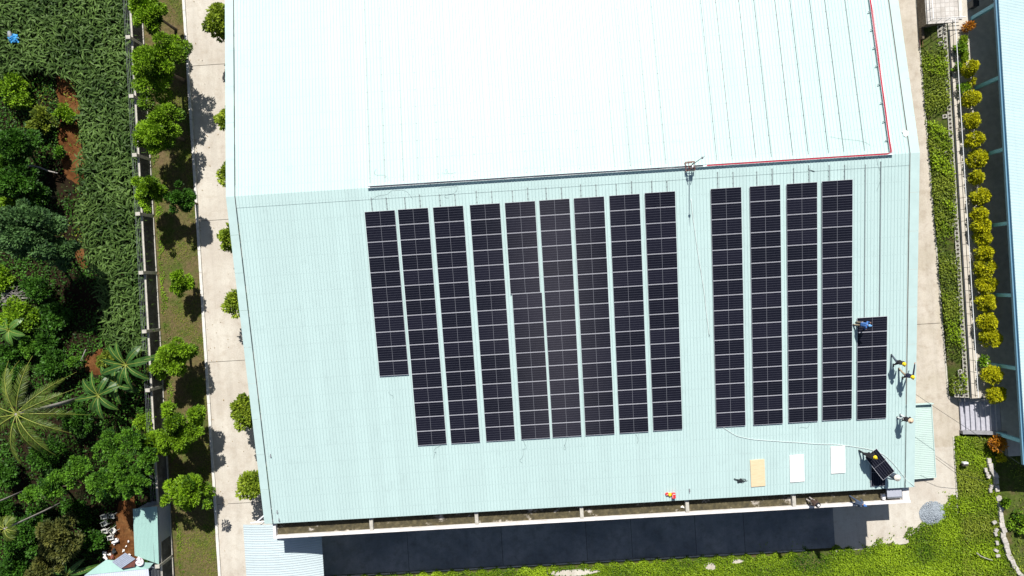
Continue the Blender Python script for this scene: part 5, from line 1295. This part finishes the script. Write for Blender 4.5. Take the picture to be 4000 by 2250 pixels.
    for sg in (-1,1): B.tube([head+F_*0.080+S_*sg*0.032+Z*0.012,head+F_*0.084+S_*sg*0.032+Z*0.012],0.010,8,round_=True)
    B.build('eye', M['eye'], t)
    B = MB(); torso(B,0.018); B.tube([ch+Z*0.0,ch+Z*0.05],[0.085,0.07],12,round_=True)
    for sh_,e,h in ((SL,EL[0],hd[0]),(SR,EL[1],hd[1])):
        B.tube([sh_,e],[0.066,0.056],12,round_=True)
        if sleeves: B.tube([e,e.lerp(h,0.88)],[0.056,0.043],12,round_=True)
    B.tube([HL-Z*0.02,HR-Z*0.02],0.12,12,round_=True); solidify(B,'shirt',M[shirt],t,0.014)
    B = MB(); B.tube([HL,HR],0.115,12,round_=True)
    for h,k,a in zip(H_,K_,A_): B.tube([h,k],[0.103,0.075],12,round_=True); B.tube([k,a+Z*0.02],[0.075,0.058],12,round_=True)
    solidify(B,'trousers',M[trousers],t,0.014)
    for a in A_: B = MB(); B.tube([a-F_*0.055-Z*0.04,a+F_*0.145-Z*0.045],[0.047,0.042],10,round_=True); solidify(B,'shoe',M['shoe'],t,0.012)
    tilt = Matrix.Rotation(0.12,4,S_); hc_ = head+Z*0.03
    B = MB()
    if hat == 'helmet': B.lathe(hc_,[(r_*0.95,z_*0.98) for r_,z_ in HEL],20,0,tilt); B.tube([hc_-F_*0.1+Z*0.11,hc_+Z*0.165,hc_+F_*0.1+Z*0.115],0.014,6); B.tube([hc_+F_*0.10-Z*0.005,hc_+F_*0.185-Z*0.022],[0.075,0.05],10)
    elif hat == 'cone': B.lathe(hc_,[(0.0,0.20),(0.10,0.135),(0.22,0.025),(0.255,-0.02),(0.25,-0.026),(0.10,0.105),(0,0.14)],24,0,tilt)
    elif hat == 'brim': B.lathe(hc_,[(0,0.12),(0.07,0.115),(0.105,0.08),(0.112,0.02),(0.21,-0.005),(0.215,-0.014),(0.11,0.0),(0,0.03)],22,0,tilt)
    elif hat == 'cap': B.lathe(hc_,[(0,0.105),(0.06,0.098),(0.10,0.06),(0.108,0.0),(0.10,-0.01)],18,0,tilt); B.tube([hc_+F_*0.08,hc_+F_*0.15-Z*0.005,hc_+F_*0.20-Z*0.012],[0.062,0.06,0.03],10)
    B.build('helmet' if hat == 'helmet' else 'cap' if hat == 'cap' else 'hat', M[hatmat], t, smooth=True)
    if hat == 'brim' and hatmat == 'black_cloth':
        B = MB(); B.lathe(hc_,[(0,0.126),(0.07,0.122),(0.102,0.09),(0.105,0.07)],18,0,tilt); B.build('hat_crown', M['white_cloth'], t, smooth=True)
    return t
def rp(px,py,dz=0.03): p = on_roof(px,py); return (p.x,p.y,roof_z(p.y)+dz)
def gp(px,py): p = at(px,py,7.4); return (p.x,p.y,7.4)
a, b_ = rp(3334,1268), rp(3345,1258)
person('worker in blue shirt and blue cap bending over the top of the short panel column', (a,b_), R(-10), lean=(0.30,-0.10), hands=((b_[0]+0.75,b_[1]-0.05,b_[2]+0.55),(a[0]+0.62,a[1]-0.35,a[2]+0.55)), shirt='blue_cloth', trousers='khaki', hat='cap', hatmat='sky_cloth')
a, b_ = rp(3481,1387), rp(3488,1424)
person('worker in dark clothes and yellow helmet, upper of the walking pair', (a,b_), R(-82), lean=(0.06,-0.14), shirt='black_cloth', trousers='slate')
a, b_ = rp(3510,1440), rp(3524,1474)
person('worker in navy shirt and yellow helmet, lower of the walking pair, one arm back', (a,b_), R(-80), lean=(0.06,-0.10), hands=((a[0]+0.75,a[1]+0.42,a[2]+0.92),None), shirt='navy', trousers='khaki')
a, b_ = rp(3504,1630), rp(3516,1620)
person('worker in white trousers, dark shirt and straw hat standing near the verge', (a,b_), R(-70), lean=(0.06,-0.06), shirt='black_cloth', trousers='white_cloth', hat='brim', hatmat='straw')
a, b_ = rp(3356,1760), rp(3371,1768); e1, e2 = HP[0].lerp(HP[3],0.35), HP[0].lerp(HP[3],0.82)
person('worker in black clothes and yellow helmet holding the carried panel', (a,b_), R(-40), lean=(0.30,-0.08), hands=(tuple(e1+(e1-hc).normalized()*0.03-Vector((0,0,0.03))),tuple(e2+(e2-hc).normalized()*0.03-Vector((0,0,0.03)))), shirt='black_cloth', trousers='black_cloth')
a, b_ = rp(3466,1838), rp(3456,1852); e1, e2 = HP[2].lerp(HP[1],0.30), HP[2].lerp(HP[1],0.80)
person('worker in pale conical hat holding the lower end of the carried panel', (a,b_), R(140), lean=(0.05,-0.02), hands=(tuple(e1+(e1-hc).normalized()*0.03-Vector((0,0,0.03))),tuple(e2+(e2-hc).normalized()*0.03-Vector((0,0,0.03)))), shirt='slate', trousers='greyblue', hat='cone', hatmat='pale_straw')
a, b_ = gp(3149,1949), gp(3160,1941)
person('worker with a white topped dark hat stooping in the concrete gutter beside a beam', (a,b_), R(-45), lean=(0.20,-0.12), shirt='brown', trousers='grey_cloth', hat='brim', hatmat='black_cloth', crouch=0.08)
a, b_ = gp(3318,1936), gp(3320,1962)
person('worker in grey blue clothes and blue cap leaning over the white gutter parapet', (a,b_), R(-25), lean=(0.42,-0.06), shirt='greyblue', trousers='greyblue', hat='cap', hatmat='blue_cloth')

# ================================================================ LIGHT
EL, AZ = R(50.0), R(1.8)
sd_ = Vector((math.sin(AZ)*math.cos(EL), math.cos(AZ)*math.cos(EL), math.sin(EL)))
sl = bpy.data.lights.new('sun', 'SUN'); sl.energy = 5.0; sl.angle = R(0.5); sl.color = (1.0,0.96,0.90)
so = bpy.data.objects.new('sun', sl); so.rotation_euler = (-sd_).to_track_quat('-Z','Y').to_euler(); so.location = (0,40,90); COL.objects.link(so)
wd = bpy.data.worlds.new('World'); scene.world = wd; wd.use_nodes = True; nt = wd.node_tree
sk = nt.nodes.new('ShaderNodeTexSky'); sk.sky_type = 'NISHITA'; sk.sun_disc = False; sk.sun_elevation = EL; sk.sun_rotation = AZ
bg = nt.nodes['Background']
# bright streak added to the sky overhead to give the panels a sheen
tc = nt.nodes.new('ShaderNodeTexCoord'); sp = nt.nodes.new('ShaderNodeSeparateXYZ'); nt.links.new(tc.outputs['Generated'], sp.inputs[0])
zc_ = mth(nt,'MAXIMUM', sp.outputs['Z'], 0.05); u_ = mth(nt,'DIVIDE', sp.outputs['X'], zc_); v_ = mth(nt,'DIVIDE', sp.outputs['Y'], zc_)
a_ = mth(nt,'MULTIPLY', mth(nt,'SUBTRACT', u_, 0.046), 16.0); b__ = mth(nt,'MULTIPLY', mth(nt,'SUBTRACT', v_, -0.33), 3.0)
e_ = mth(nt,'POWER', 2.718, mth(nt,'MULTIPLY', mth(nt,'ADD', mth(nt,'MULTIPLY', a_, a_), mth(nt,'MULTIPLY', b__, b__)), -1.0))
e_ = mth(nt,'MULTIPLY', mth(nt,'MULTIPLY', e_, mth(nt,'GREATER_THAN', sp.outputs['Z'], 0.05)), 17.0)
cl_ = nt.nodes.new('ShaderNodeCombineColor'); nt.links.new(e_, cl_.inputs[0]); nt.links.new(mth(nt,'MULTIPLY', e_, 0.92), cl_.inputs[1]); nt.links.new(e_, cl_.inputs[2])
nt.links.new(mix(nt, 1.0, sk.outputs['Color'], cl_.outputs[0], 'ADD'), bg.inputs['Color']); bg.inputs['Strength'].default_value = 0.05
scene.view_settings.view_transform = 'Standard'; scene.view_settings.look = 'None'; scene.view_settings.gamma = 1.0; scene.view_settings.exposure = 0.45
scene.render.engine = 'CYCLES'; scene.cycles.max_bounces = 6; scene.cycles.diffuse_bounces = 3
